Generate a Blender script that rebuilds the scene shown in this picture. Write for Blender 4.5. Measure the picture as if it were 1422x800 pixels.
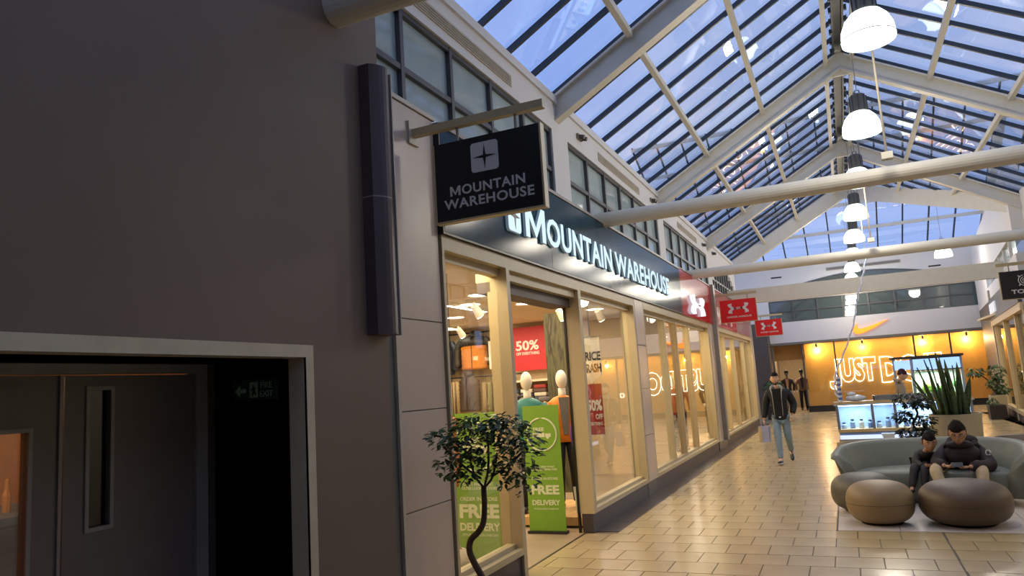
import bpy, bmesh, math, random
from mathutils import Vector, Matrix, Quaternion
random.seed(7)
S = bpy.context.scene
COL = S.collection
for o in list(bpy.data.objects): bpy.data.objects.remove(o)

# ---------------------------------------------------------------- camera
CAMF, YAW, PIT, ROL = 1013.4, -0.418335, 0.139451, -0.06466
f = Vector((math.sin(YAW)*math.cos(PIT), math.cos(YAW)*math.cos(PIT), math.sin(PIT)))
r = Vector((math.cos(YAW), -math.sin(YAW), 0)); u = r.cross(f)
r2 = r*math.cos(ROL)+u*math.sin(ROL); u2 = u*math.cos(ROL)-r*math.sin(ROL)
cd = bpy.data.cameras.new('camera'); cam = bpy.data.objects.new('camera', cd); COL.objects.link(cam)
cd.sensor_width = 36; cd.lens = CAMF/1422*36; cd.clip_start = .05; cd.clip_end = 300
M = Matrix((( r2.x, u2.x, -f.x, 0), (r2.y, u2.y, -f.y, 0), (r2.z, u2.z, -f.z, 1.7), (0, 0, 0, 1)))
cam.matrix_world = M
S.camera = cam
# ---------------------------------------------------------------- exposure, sky, lights
S.view_settings.view_transform = 'Standard'; S.view_settings.look = 'None'
S.view_settings.gamma = 1; S.view_settings.use_curve_mapping = False
S.view_settings.exposure = 1.0
W = bpy.data.worlds.new('dusk_sky'); S.world = W; W.use_nodes = True
nt = W.node_tree; nt.nodes.clear()
tc = nt.nodes.new('ShaderNodeTexCoord'); nz = nt.nodes.new('ShaderNodeTexNoise')
nz.inputs['Scale'].default_value = 2.2; nz.inputs['Detail'].default_value = 5
mp = nt.nodes.new('ShaderNodeMapping'); mp.inputs['Scale'].default_value = (1, 1, 2)
rp = nt.nodes.new('ShaderNodeValToRGB')
rp.color_ramp.elements[0].position = .38; rp.color_ramp.elements[0].color = (.235, .345, .68, 1)
rp.color_ramp.elements[1].position = .68; rp.color_ramp.elements[1].color = (.45, .52, .71, 1)
bg = nt.nodes.new('ShaderNodeBackground'); bg.inputs['Strength'].default_value = .78
wo = nt.nodes.new('ShaderNodeOutputWorld')
L = nt.links.new
L(tc.outputs['Generated'], mp.inputs[0]); L(mp.outputs[0], nz.inputs['Vector']); L(nz.outputs[0], rp.inputs[0])
L(rp.outputs[0], bg.inputs['Color']); L(bg.outputs[0], wo.inputs['Surface'])

# ---------------------------------------------------------------- materials
def lin(h):
    if isinstance(h, str): h = [int(h[i:i+2], 16) for i in (0, 2, 4)]
    return tuple((c/255/12.92 if c/255 <= .04045 else ((c/255+.055)/1.055)**2.4) for c in h)
MATS = {}
def mat(name, col, rough=.6, metal=0, var=.08, scale=8, bump=0, emit=0, ecol=None, coat=0, spec=.5, sub=0, stretch=None):
    if name in MATS: return MATS[name]
    m = bpy.data.materials.new(name); m.use_nodes = True; n = m.node_tree.nodes; lk = m.node_tree.links.new
    b = n['Principled BSDF']; c = lin(col)
    t = n.new('ShaderNodeTexCoord'); mpn = n.new('ShaderNodeMapping')
    if stretch: mpn.inputs['Scale'].default_value = stretch
    z = n.new('ShaderNodeTexNoise'); z.inputs['Scale'].default_value = scale; z.inputs['Detail'].default_value = 3
    lk(t.outputs['Object'], mpn.inputs[0]); lk(mpn.outputs[0], z.inputs['Vector'])
    rm = n.new('ShaderNodeValToRGB')
    rm.color_ramp.elements[0].position = .3; rm.color_ramp.elements[1].position = .7
    rm.color_ramp.elements[0].color = tuple(x*(1-var) for x in c)+(1,)
    rm.color_ramp.elements[1].color = tuple(min(1, x*(1+var)) for x in c)+(1,)
    lk(z.outputs[0], rm.inputs[0]); lk(rm.outputs[0], b.inputs['Base Color'])
    b.inputs['Roughness'].default_value = rough; b.inputs['Metallic'].default_value = metal
    b.inputs['Specular IOR Level'].default_value = spec; b.inputs['Coat Weight'].default_value = coat
    if emit:
        b.inputs['Emission Color'].default_value = lin(ecol or col)+(1,); b.inputs['Emission Strength'].default_value = emit
    if bump:
        bn = n.new('ShaderNodeBump'); bn.inputs['Strength'].default_value = bump; bn.inputs['Distance'].default_value = .01
        lk(z.outputs[0], bn.inputs['Height']); lk(bn.outputs[0], b.inputs['Normal'])
    MATS[name] = m; return m
def glass(name, tint='ffffff', f0=.05, rough=.0, gain=1.0):
    if name in MATS: return MATS[name]
    m = bpy.data.materials.new(name); m.use_nodes = True; n = m.node_tree.nodes; lk = m.node_tree.links.new
    n.remove(n['Principled BSDF']); out = n['Material Output']
    lw = n.new('ShaderNodeLayerWeight'); lw.inputs[0].default_value = .5
    p = n.new('ShaderNodeMath'); p.operation = 'POWER'; p.inputs[1].default_value = 5
    q = n.new('ShaderNodeMath'); q.operation = 'MULTIPLY_ADD'; q.inputs[1].default_value = (1-f0)*gain; q.inputs[2].default_value = f0; q.use_clamp = True
    lk(lw.outputs['Facing'], p.inputs[0]); lk(p.outputs[0], q.inputs[0])
    tr = n.new('ShaderNodeBsdfTransparent'); tr.inputs[0].default_value = lin(tint)+(1,)
    gl = n.new('ShaderNodeBsdfGlossy'); gl.inputs['Roughness'].default_value = rough
    mx = n.new('ShaderNodeMixShader')
    lk(q.outputs[0], mx.inputs[0]); lk(tr.outputs[0], mx.inputs[1]); lk(gl.outputs[0], mx.inputs[2]); lk(mx.outputs[0], out.inputs[0])
    MATS[name] = m; return m
def emis(name, col, s):
    if name in MATS: return MATS[name]
    m = bpy.data.materials.new(name); m.use_nodes = True; n = m.node_tree.nodes; n.remove(n['Principled BSDF'])
    e = n.new('ShaderNodeEmission'); e.inputs[0].default_value = lin(col)+(1,); e.inputs[1].default_value = s
    m.node_tree.links.new(e.outputs[0], n['Material Output'].inputs[0]); MATS[name] = m; return m
def ramp_mat(name, cols, scale, rough=.5, stretch=(1, 1, 1), detail=4, kind='noise', bump=0, spec=.5):
    if name in MATS: return MATS[name]
    m = bpy.data.materials.new(name); m.use_nodes = True; n = m.node_tree.nodes; lk = m.node_tree.links.new
    b = n['Principled BSDF']; t = n.new('ShaderNodeTexCoord'); mpn = n.new('ShaderNodeMapping'); mpn.inputs['Scale'].default_value = stretch
    if kind == 'noise':
        z = n.new('ShaderNodeTexNoise'); z.inputs['Scale'].default_value = scale; z.inputs['Detail'].default_value = detail
    else:
        z = n.new('ShaderNodeTexWave'); z.inputs['Scale'].default_value = scale; z.inputs['Distortion'].default_value = 1.5; z.inputs['Detail'].default_value = detail
        z.bands_direction = kind
    lk(t.outputs['Object'], mpn.inputs[0]); lk(mpn.outputs[0], z.inputs['Vector'])
    rm = n.new('ShaderNodeValToRGB'); els = rm.color_ramp.elements
    while len(els) < len(cols): els.new(.5)
    for i, c in enumerate(cols):
        els[i].position = .28+.44*i/(len(cols)-1); els[i].color = lin(c)+(1,)
    lk(z.outputs['Color' if kind == 'noise' else 'Fac'], rm.inputs[0]) if kind != 'noise' else lk(z.outputs[0], rm.inputs[0])
    lk(rm.outputs[0], b.inputs['Base Color']); b.inputs['Roughness'].default_value = rough; b.inputs['Specular IOR Level'].default_value = spec
    if bump:
        bn = n.new('ShaderNodeBump'); bn.inputs['Strength'].default_value = bump; bn.inputs['Distance'].default_value = .01
        lk(z.outputs[0], bn.inputs['Height']); lk(bn.outputs[0], b.inputs['Normal'])
    MATS[name] = m; return m

# ---------------------------------------------------------------- helpers
class MB:
    def __init__(s): s.v = []; s.f = []; s.sm = False
    def box(s, x0, x1, y0, y1, z0, z1):
        b = len(s.v)
        s.v += [(x, y, z) for z in (z0, z1) for y in (y0, y1) for x in (x0, x1)]
        s.f += [tuple(b+i for i in q) for q in ((0, 2, 3, 1), (4, 5, 7, 6), (0, 1, 5, 4), (2, 6, 7, 3), (0, 4, 6, 2), (1, 3, 7, 5))]
        return s
    def bar(s, p, q, w, h, up=(0, 0, 1)):      # rectangular bar from p to q, w sideways, h along up
        p, q = Vector(p), Vector(q); d = (q-p).normalized(); sd = d.cross(Vector(up)).normalized(); uu = sd.cross(d)
        b = len(s.v)
        for c in (p, q):
            for i, j in ((-1, -1), (1, -1), (1, 1), (-1, 1)): s.v.append(tuple(c+sd*i*w/2+uu*j*h/2))
        s.f += [tuple(b+i for i in g) for g in ((0, 1, 2, 3), (7, 6, 5, 4), (0, 4, 5, 1), (1, 5, 6, 2), (2, 6, 7, 3), (3, 7, 4, 0))]
        return s
    def tube(s, pts, rad, n=8, cap=True):
        pts = [Vector(p) for p in pts]; rr = rad if isinstance(rad, (list, tuple)) else [rad]*len(pts)
        b = len(s.v); ref = None
        for i, p in enumerate(pts):
            d = (pts[min(i+1, len(pts)-1)]-pts[max(i-1, 0)]).normalized()
            if ref is None:
                ref = Vector((0, 0, 1)) if abs(d.z) < .9 else Vector((1, 0, 0))
            a = d.cross(ref).normalized(); c = d.cross(a).normalized(); ref = -c if False else ref
            for k in range(n):
                t = 2*math.pi*k/n; s.v.append(tuple(p+(a*math.cos(t)+c*math.sin(t))*rr[i]))
        for i in range(len(pts)-1):
            for k in range(n):
                s.f.append((b+i*n+k, b+i*n+(k+1) % n, b+(i+1)*n+(k+1) % n, b+(i+1)*n+k))
        if cap:
            s.f.append(tuple(b+k for k in reversed(range(n)))); e = b+(len(pts)-1)*n; s.f.append(tuple(e+k for k in range(n)))
        return s
    def lathe(s, prof, c=(0, 0, 0), n=24, sx=1, sy=1):
        b = len(s.v); m = len(prof)
        for (rad, z) in prof:
            for k in range(n):
                t = 2*math.pi*k/n; s.v.append((c[0]+rad*sx*math.cos(t), c[1]+rad*sy*math.sin(t), c[2]+z))
        for i in range(m-1):
            for k in range(n): s.f.append((b+i*n+k, b+i*n+(k+1) % n, b+(i+1)*n+(k+1) % n, b+(i+1)*n+k))
        if prof[0][0] > 1e-4: s.f.append(tuple(b+k for k in reversed(range(n))))
        if prof[-1][0] > 1e-4: s.f.append(tuple(b+(m-1)*n+k for k in range(n)))
        return s
    def ell(s, c, rx, ry, rz, n=14, m=9):
        return s.lathe([(max(1e-5, math.sin(math.pi*i/(m-1))), -rz*math.cos(math.pi*i/(m-1))) for i in range(m)], c, n, rx, ry)
    def poly(s, pts, o, ax, ay, az, th):       # extruded polygon: pts 2-D, origin o, axes ax ay, thickness th along az
        o, ax, ay, az = Vector(o), Vector(ax), Vector(ay), Vector(az); b = len(s.v); n = len(pts)
        for k in (0, th):
            for (x, y) in pts: s.v.append(tuple(o+ax*x+ay*y+az*k))
        s.f.append(tuple(b+i for i in reversed(range(n)))); s.f.append(tuple(b+n+i for i in range(n)))
        for i in range(n): s.f.append((b+i, b+(i+1) % n, b+n+(i+1) % n, b+n+i))
        return s
    def build(s, name, m, parent=None, smooth=False, local=False, bevel=0):
        off = Vector((0, 0, 0))
        if parent is not None and not local:
            p = parent
            while p is not None: off += p.location; p = p.parent
        me = bpy.data.meshes.new(name)
        me.from_pydata([tuple(Vector(v)-off) for v in s.v], [], s.f); me.update()
        if smooth or s.sm:
            for pl in me.polygons: pl.use_smooth = True
        o = bpy.data.objects.new(name, me); COL.objects.link(o)
        me.materials.append(m)
        if parent is not None: o.parent = parent
        if bevel:
            bm = bmesh.new(); bm.from_mesh(me); bmesh.ops.remove_doubles(bm, verts=bm.verts, dist=1e-5)
            bmesh.ops.recalc_face_normals(bm, faces=bm.faces)
            bmesh.ops.bevel(bm, geom=bm.edges[:], offset=bevel, segments=2, affect='EDGES', profile=.5); bm.to_mesh(me); bm.free()
        else:
            bm = bmesh.new(); bm.from_mesh(me); bmesh.ops.recalc_face_normals(bm, faces=bm.faces); bm.to_mesh(me); bm.free()
        return o
def B(*a): return MB().box(*a)
def tag(o, label, cat, group=None, kind=None):
    o['label'] = label; o['category'] = cat
    if group: o['group'] = group
    if kind: o['kind'] = kind
    return o
def thing(name, label, cat, loc=(0, 0, 0), rz=0, group=None, kind=None):
    o = bpy.data.objects.new(name, None); COL.objects.link(o); o.location = loc; o.rotation_euler = (0, 0, rz); o.empty_display_size = .1
    return tag(o, label, cat, group, kind)
def meshobj(me, name, m, parent=None, smooth=True):
    o = bpy.data.objects.new(name, me); COL.objects.link(o); me.name = name
    me.materials.clear(); me.materials.append(m)
    for p in me.polygons: p.use_smooth = smooth
    if parent is not None:
        off = Vector((0, 0, 0)); p = parent
        while p is not None: off += p.location; p = p.parent
        me.transform(Matrix.Translation(-off)); o.parent = parent
    return o
def eval_mesh(ob):
    dg = bpy.context.evaluated_depsgraph_get(); me = bpy.data.meshes.new_from_object(ob.evaluated_get(dg)); return me
AX = {'wall': ((0, 1, 0), (0, 0, 1), (1, 0, 0)), 'front': ((1, 0, 0), (0, 0, 1), (0, -1, 0)), 'back': ((-1, 0, 0), (0, 0, 1), (0, 1, 0)), 'right': ((0, -1, 0), (0, 0, 1), (-1, 0, 0))}
def text(body, name, m, parent, org, w, h, ax='front', th=.004, bold=0., outline=0, space=1.0):
    """flat or raised lettering fitted to a w x h box whose lower-left corner is org"""
    cu = bpy.data.curves.new('txt', 'FONT'); cu.body = body; cu.size = 1; cu.space_character = space; cu.resolution_u = 3
    cu.align_x = 'CENTER'
    if outline:
        cu.fill_mode = 'NONE'; cu.bevel_depth = outline/h*.72; cu.bevel_resolution = 1; cu.offset = bold
    else:
        cu.extrude = .01; cu.offset = bold
    ob = bpy.data.objects.new('txt', cu); COL.objects.link(ob); me = eval_mesh(ob)
    bpy.data.objects.remove(ob); bpy.data.curves.remove(cu)
    xs = [v.co.x for v in me.vertices]; ys = [v.co.y for v in me.vertices]
    x0, x1, y0, y1 = min(xs), max(xs), min(ys), max(ys)
    ax_, ay_, az_ = (Vector(a) for a in AX[ax]); org = Vector(org)
    sx, sy = w/(x1-x0), h/(y1-y0)
    for v in me.vertices:
        zz = (v.co.z+.01)/.02*th if not outline else v.co.z*sy
        v.co = org+ax_*(v.co.x-x0)*sx+ay_*(v.co.y-y0)*sy+az_*zz
    return meshobj(me, name, m, parent, False)
def fit(pts, org, w, h, ax, th, name, m, parent):
    a, b, c = AX[ax]; return MB().poly([(x*w, y*h) for x, y in pts], org, a, b, c, th).build(name, m, parent)
def light(name, kind, loc, energy, col=(1, 1, 1), size=.2, size_y=None, rot=(0, 0, 0), spot=None, parent=None, spread=None):
    l = bpy.data.lights.new(name, kind); l.energy = energy; l.color = col
    if kind == 'AREA':
        l.size = size
        if size_y: l.shape = 'RECTANGLE'; l.size_y = size_y
        if spread: l.spread = spread
    else: l.shadow_soft_size = size
    if kind == 'SPOT': l.spot_size = spot or 1.2; l.spot_blend = .6
    o = bpy.data.objects.new(name, l); COL.objects.link(o); o.location = loc; o.rotation_euler = rot
    return o
def cr(p, n=6):            # Catmull-Rom through points
    P = [Vector(a) for a in p]; P = [2*P[0]-P[1]]+P+[2*P[-1]-P[-2]]; out = []
    for i in range(1, len(P)-2):
        for k in range(n):
            t = k/n; a, b, c, d = P[i-1:i+3]
            out.append(.5*((2*b)+(c-a)*t+(2*a-5*b+4*c-d)*t*t+(3*b-a-3*c+d)*t**3))
    out.append(P[-2]); return out
def copy_tree(o, parent=None):
    c = o.copy(); COL.objects.link(c); c.parent = parent
    for k in ('label', 'group', 'category'):
        if k in o.keys(): c[k] = o[k]
    for ch in [x for x in COL.objects if x.parent == o]: copy_tree(ch, c)
    return c

CREAM = mat('cream_metal', 'b5a581', .4, var=.03)
WHITE = mat('white_plaster', 'd3d1cf', .75, var=.012, scale=3)
BEAM = mat('white_beam_paint', 'cfcabd', .5, var=.03)
DARKBAR = mat('dark_glazing_bar', '2b3542', .4, var=.05)
MULL = mat('grey_mullion', '4a4a4c', .4, var=.05)
BLACK = mat('black_gloss', '0b0b0d', .3, var=.1)
WTXT = mat('white_lettering', 'd8d8d4', .5, var=.02)
GLASS = glass('shop_glass', 'fbfdfb', .06, 0, 1.0)
ROOFGLASS = glass('roof_glass', 'f6f9fd', .085, 0, 1.0)
# ================================================================ STRUCTURE
X0 = -2.875
# ---------------- floor: grout bed, tiles
FLOOR = thing('floor', 'beige ceramic tiled floor of the mall walkway', 'floor', kind='structure')
GROUT = mat('floor_grout', '6b5b45', .8, var=.1)
TILE = ramp_mat('floor_tile', ('a08c68', 'ac9871', 'b5a27b'), 1.6, .22, detail=5, spec=.5)
B(-9.5, 9, -9, 40, -.12, -.006).build('grout_bed', GROUT, FLOOR)
TP, GAP = .397, .009
tme = B(-TP/2+GAP/2, TP/2-GAP/2, -TP/2+GAP/2, TP/2-GAP/2, -.008, 0).build('tile', TILE, FLOOR, local=True)
cells = []
XE = -2.60                              # edge of the dark strip along the shopfronts
for j in range(-43, 64):
    yc = 8.75-TP/2+TP*j
    for i in range(-9, 18):
        xc = -.48+TP/2+TP*i+(TP/2 if j % 2 else 0)
        if yc > 34.2 or yc < -8: continue
        x0, x1 = xc-TP/2, xc+TP/2
        lim = XE if yc > 8.47 else -2.97
        if yc < 6.3: lim = -2.48
        if x1 < lim+.06: continue
        if x0 > (3.9 if yc < 19 else 3.95+.085*(yc-19)): continue
        hi = 99
        if yc > 8.75 and x1 > -.29 and yc < 12.9:       # pale slab under the seating
            if x0 > -.31: continue
            hi = -.29
        cells.append((xc, yc, lim, hi))
def vis(c): return c[1] > 6.35 and -3 < c[0] < .19*c[1]+.35 and c[1] < 17
near = sorted([c for c in cells if vis(c) and c[0]-TP/2 > c[2]-.01 and c[3] > 9], key=lambda c: c[1])[:300]
ns = set(near)
for k, (xc, yc, _, _) in enumerate(near):
    o = tme if k == 0 else tme.copy()
    if k: COL.objects.link(o)
    o.parent = FLOOR; o.location = (xc, yc, random.uniform(-.0008, .0004)); o.rotation_euler = (random.uniform(-.0012, .0012), random.uniform(-.0012, .0012), 0)
rest = MB()
for c in cells:
    if c in ns: continue
    xc, yc, lim, hi = c
    rest.box(max(xc-TP/2+GAP/2, lim), min(hi, xc+TP/2-GAP/2), yc-TP/2+GAP/2, yc+TP/2-GAP/2, -.008, 0)
o = rest.build('tile_field', TILE, FLOOR); o['kind'] = 'stuff'
STRIP = mat('dark_floor_strip', '3d3230', .3, var=.15, scale=4)
m = MB()
y = 8.47
while y < 27: m.box(-2.96, XE-.004, y, min(y+.596, 27), -.008, .001); y += .6
m.build('border_strip', STRIP, FLOOR)
SLAB = ramp_mat('pale_slab', ('b9aca0', 'c6bbb0', 'a99a90'), 1.1, .35, detail=5)
m = MB()
for i in range(8):
    for j in range(5):
        m.box(-.27+i*.6, -.27+(i+1)*.6-.005, 8.76+j*.83, 8.76+(j+1)*.83-.005, -.008, .002)
m.build('seating_slab', SLAB, FLOOR)
B(-.29, -.272, 8.75, 12.9, -.008, .004).build('slab_edge', mat('slab_edge_metal', '4b453f', .4), FLOOR)
B(.695, .71, -8, 8.75, -.006, .001).build('expansion_joint', mat('joint_rubber', '4e453a', .8), FLOOR)
B(-9.2, -2.99, 4.45, 30, -.02, .0).build('shop_floor', ramp_mat('shop_vinyl', ('8d7a62', '97846b', '9d8b72'), 2, .35), FLOOR)
B(-2.99, -2.965, 6.4, 8.45, -.01, .003).build('threshold_strip', mat('threshold', '3a2f28', .4, metal=.5), FLOOR)

# ---------------- dark wall on the left with the fire exit recess
DARK = mat('dark_wall_paint', '705f52', .55, var=.05, scale=2, spec=.35)
XD, XB = -2.48, -3.17
RY0, RY1, RZ = .9, 2.95, 1.945
wl = thing('wall_left', 'dark grey painted wall with a recessed fire exit', 'wall', kind='structure')
m = MB(); m.box(XD-.62, XD, -9, RY0, 0, 5.6).box(XD-.62, XD, RY0, RY1, RZ, 5.6).box(XD-.62, XD, RY1, 3.695, 0, 5.6)
m.build('wall_face', DARK, wl)
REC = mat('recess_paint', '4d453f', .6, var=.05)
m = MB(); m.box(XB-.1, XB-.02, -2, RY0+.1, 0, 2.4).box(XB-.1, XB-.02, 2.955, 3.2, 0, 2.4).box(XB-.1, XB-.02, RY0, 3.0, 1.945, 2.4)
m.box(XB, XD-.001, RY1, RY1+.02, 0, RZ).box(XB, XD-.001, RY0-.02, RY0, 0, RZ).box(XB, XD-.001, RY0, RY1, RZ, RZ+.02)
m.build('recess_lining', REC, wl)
tr = tag(MB().box(XD-.10, XD+.012, RY1-.012, RY1, 0, RZ).box(XD, XD+.014, RY1-.012, RY1+.045, 0, RZ+.05).box(XD-.10, XD+.012, RY0, RY1-.012, RZ-.012, RZ).box(XD, XD+.014, RY0, RY1-.012, RZ-.012, RZ+.05).build('trim_1', mat('architrave_cream', 'b9ad92', .45), None), 'cream architrave around the dark fire exit recess', 'door frame', kind='structure')
# exit doors
DOORP = mat('exit_door_paint', '6d6259', .5, var=.05)
DFR = mat('door_frame_grey', '8b847b', .45)
d1 = thing('door_1', 'grey double fire exit door with narrow glazed slot', 'door', (XB, 2.1, 0), kind='structure')
MB().box(XB-.06, XB+.02, 2.872, 2.949, 0, 1.945).box(XB-.06, XB+.02, RY0, 2.872, 1.90, 1.945).build('door_frame', DFR, d1)
# right leaf with vision slot (built around the opening)
def leaf(y0, y1, gy0, gy1, gz0, gz1, nm):
    m = MB(); x0, x1 = XB-.045, XB
    m.box(x0, x1, y0, gy0, .01, 1.895).box(x0, x1, gy1, y1, .01, 1.895).box(x0, x1, gy0, gy1, .01, gz0).box(x0, x1, gy0, gy1, gz1, 1.895)
    lf = m.build(nm, DOORP, d1)
    m = MB(); t = .018
    m.box(x1, x1+.01, gy0-t, gy0, gz0-t, gz1+t).box(x1, x1+.01, gy1, gy1+t, gz0-t, gz1+t).box(x1, x1+.01, gy0, gy1, gz0-t, gz0).box(x1, x1+.01, gy0, gy1, gz1, gz1+t)
    m.build('vision_bead', DFR, lf)
    return lf
lf = leaf(2.165, 2.868, 2.28, 2.385, 1.21, 1.825, 'door_leaf')
B(XB-.03, XB-.022, 2.28, 2.385, 1.21, 1.825).build('vision_pane', mat('dark_pane', '0c0c0d', .15), lf)
lf = leaf(1.42, 2.145, 1.56, 2.005, .32, 1.655, 'door_leaf')
B(XB-.026, XB-.020, 1.56, 2.005, .32, 1.655).build('vision_pane', GLASS, lf)
B(XB-.02, XB+.012, 2.135, 2.15, .01, 1.895).build('meeting_strip', mat('door_strip', '8a7b70', .4), d1)
# the lit room seen through the left leaf
br = thing('wall_back_room', 'amber lit back room seen through the exit door glass', 'room', (-5, 1.6, 0), kind='structure')
MB().box(-6.5, -6.4, -.5, 4.3, 0, 2.6).box(-6.5, -3.4, 4.2, 4.3, 0, 2.6).box(-6.5, -3.4, -.6, -.5, 0, 2.6).box(-6.5, -3.4, -.6, 4.3, 2.6, 2.7).build('room_wall', mat('amber_wall', 'b07a3c', .7), br)
B(-6.5, -3.25, -.6, 4.3, -.02, .0).build('room_floor', mat('amber_floor', '8a5c30', .4), br)
B(-6.3, -5.4, 1.6, 4.1, 0, 1.05).build('blue_counter', mat('blue_counter', '4a6287', .4), br)
for k in range(4): MB().lathe([(.03, 0), (.035, .12), (.02, .16), (.015, .24)], (-5.75, 2.6+k*.3, 1.05), 10).build('counter_bottle', mat('bottle_amber', 'a8743a', .3), br)
light('back_room_lamp', 'POINT', (-4.9, 2.0, 2.3), 40, (1, .68, .38), .15)
# fire exit sign on the side wall of the recess
fs = thing('fire_exit_sign', 'green fire exit sign with arrow inside the dark recess', 'sign', (-2.81, RY1-.006, 1.79))
B(-2.965, -2.655, RY1-.008, RY1-.001, 1.735, 1.845).build('sign_plate', mat('sign_green', '123a2c', .4, var=.02), fs)
SGW = mat('sign_pale_green', '93b3a2', .5, var=.02)
text('FIRE\nEXIT', 'lettering', SGW, fs, (-2.775, RY1-.008, 1.752), .085, .075, 'front', .001, .01)
fit([(0, .5), (.45, 1), (.45, .68), (1, .68), (1, .32), (.45, .32), (.45, 0)], (-2.945, RY1-.008, 1.757), .075, .06, 'front', .001, 'arrow', SGW, fs)
B(-2.845, -2.79, RY1-.0092, RY1-.008, 1.75, 1.83).build('pictogram_panel', SGW, fs)
fit([(.3, 0), (.45, 0), (.6, .3), (.75, .1), (.95, .1), (.7, .5), (.9, .6), (.85, .7), (.6, .62), (.62, .75), (.5, .9), (.36, .8), (.3, .6), (.1, .55), (.12, .45), (.35, .45)], (-2.84, RY1-.0092, 1.755), .045, .07, 'front', .001, 'running_figure', mat('sign_green', '123a2c', .4), fs)
# tall slim wall housing near the end of the dark wall
hb = thing('wall_light_housing', 'tall brown half-round housing fixed near end of dark wall', 'wall light', (XD, 3.58, 2.07))
HB = mat('housing_brown', '4d3f3e', .45, var=.06)
def halfr(z0, z1):
    m = MB(); n = 8; pts = [(0, .0), (0, .2)]+[(.075+.055*math.sin(math.pi*k/n), .2-.2*k/n) for k in range(n+1)]
    return m.poly(pts, (XD, 3.49, z0), (1, 0, 0), (0, 1, 0), (0, 0, 1), z1-z0)
halfr(2.89, 3.71).build('upper_cover', HB, hb); halfr(2.07, 2.882).build('lower_cover', HB, hb)
halfr(2.882, 2.89).build('seam', mat('housing_seam', '8b8079', .4), hb)
B(XD, XD+.10, 3.69, 3.70, 2.07, 3.71).build('edge_strip', mat('housing_edge', 'a39a92', .4), hb)

# ---------------- clad pilaster between dark wall and shopfront
PAN = ramp_mat('clad_panel', ('b8a593', 'bfac9a', 'c5b2a0'), 1.2, .32, detail=3)
PTRIM = mat('panel_trim', 'b9b09c', .4)
pl = thing('trim_2', 'grey clad pilaster with thin cream edging left of the shopfront', 'pilaster', (X0, 4.7, 0), kind='structure')
B(X0-.12, X0-.012, 4.3, 5.08, 0, 3.99).build('backing', mat('channel_grey', '5d6059', .5), pl)
zs = [.0, .9, 1.6, 2.27, 3.945]
for a, b in zip(zs, zs[1:]): B(X0-.012, X0, 4.405, 5.06, a+.004, b-.004).build('panel', PAN, pl, bevel=.002)
MB().box(X0-.02, X0+.012, 4.37, 4.405, 0, 3.95).box(X0-.02, X0+.012, 4.37, 5.08, 3.95, 3.985).build('edging', PTRIM, pl)

# ---------------- upper wall left (plaster) with clerestory windows
WX = X0-.03
ZB, ZT = 3.85, 4.815
wins = [(3.08, 8.02), (8.58, 13.5), (14.0, 18.86)]
m = MB()
m.box(WX-.25, WX, 3.0, 24.1, ZT, 5.22)
pr = 3.0
for a, b in wins: m.box(WX-.25, WX, pr, a, 3.0, ZT); pr = b
m.box(WX-.25, WX, pr, 19.5, 3.0, ZT)
# wall around the arched window
m.box(WX-.25, WX, 24.0, 24.1, 3.0, ZT)
na = 14
for k in range(na):
    y0, y1 = 19.5+4.5*k/na, 19.5+4.5*(k+1)/na
    t = (k+.5)/na; zz = 3.95+.86*math.sqrt(max(0, 1-(2*t-1)**2))
    m.box(WX-.25, WX, y0, y1, min(zz, ZT-.001), ZT)
m.box(WX-.25, WX, 3.0, 24.1, 2.99, 3.8)
m.box(WX-.05, WX+.03, 3.0, 24.1, 5.18, 5.28)
tag(m.build('wall_left_upper', WHITE), 'pale plaster upper wall above the left shopfronts', 'wall', kind='structure')
PANE = mat('clerestory_glass', 'a3b3b4', .06, var=.1, scale=1.5, spec=1.0)
def clere(n, y0, y1, k, x, sgn=1, z0=ZB, z1=ZT, zt=4.3, label=''):
    w = thing('window_%d' % n, label, 'window', (x, (y0+y1)/2, z0), kind='structure')
    st = (y1-y0)/k
    for i in range(k):
        for (a, b) in ((z0, zt), (zt, z1)):
            B(x-.075*sgn, x-.065*sgn, y0+i*st+.02, y0+(i+1)*st-.02, a+.02, b-.02).build('pane', PANE, w)
    m = MB()
    for i in range(k+1): m.box(min(x-.09*sgn, x-.02*sgn), max(x-.09*sgn, x-.02*sgn), y0+i*st-.025, y0+i*st+.025, z0, z1)
    m.build('mullions', MULL, w)
    m = MB()
    for z in (z0+.02, zt, z1-.02): m.box(min(x-.085*sgn, x-.025*sgn), max(x-.085*sgn, x-.025*sgn), y0, y1, z-.025, z+.025)
    m.build('transoms', MULL, w)
    return w
labs = ['clerestory window nearest the dark wall, above the pilaster', 'clerestory window in the middle of the left upper wall', 'clerestory window farthest along the left upper wall']
for i, (a, b) in enumerate(wins): clere(i+1, a, b, 6, WX, label=labs[i])
w4 = thing('window_4', 'arched clerestory window at the far end of the left upper wall', 'window', (WX, 21.7, 3.95), kind='structure')
m = MB(); pts = [(19.5+4.5*k/20, 3.95+.86*math.sqrt(max(0, 1-(2*k/20-1)**2))) for k in range(21)]
m.poly([(y, z) for y, z in pts], (WX-.08, 0, 0), (0, 1, 0), (0, 0, 1), (1, 0, 0), .01); m.build('pane', PANE, w4)
m = MB()
for k in range(1, 10):
    y = 19.5+4.5*k/10; m.box(WX-.09, WX-.02, y-.025, y+.025, 3.8, 3.95+.86*math.sqrt(1-(2*k/10-1)**2))
m.box(WX-.085, WX-.03, 19.5, 24, 4.28, 4.33); m.build('mullions', MULL, w4)
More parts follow.
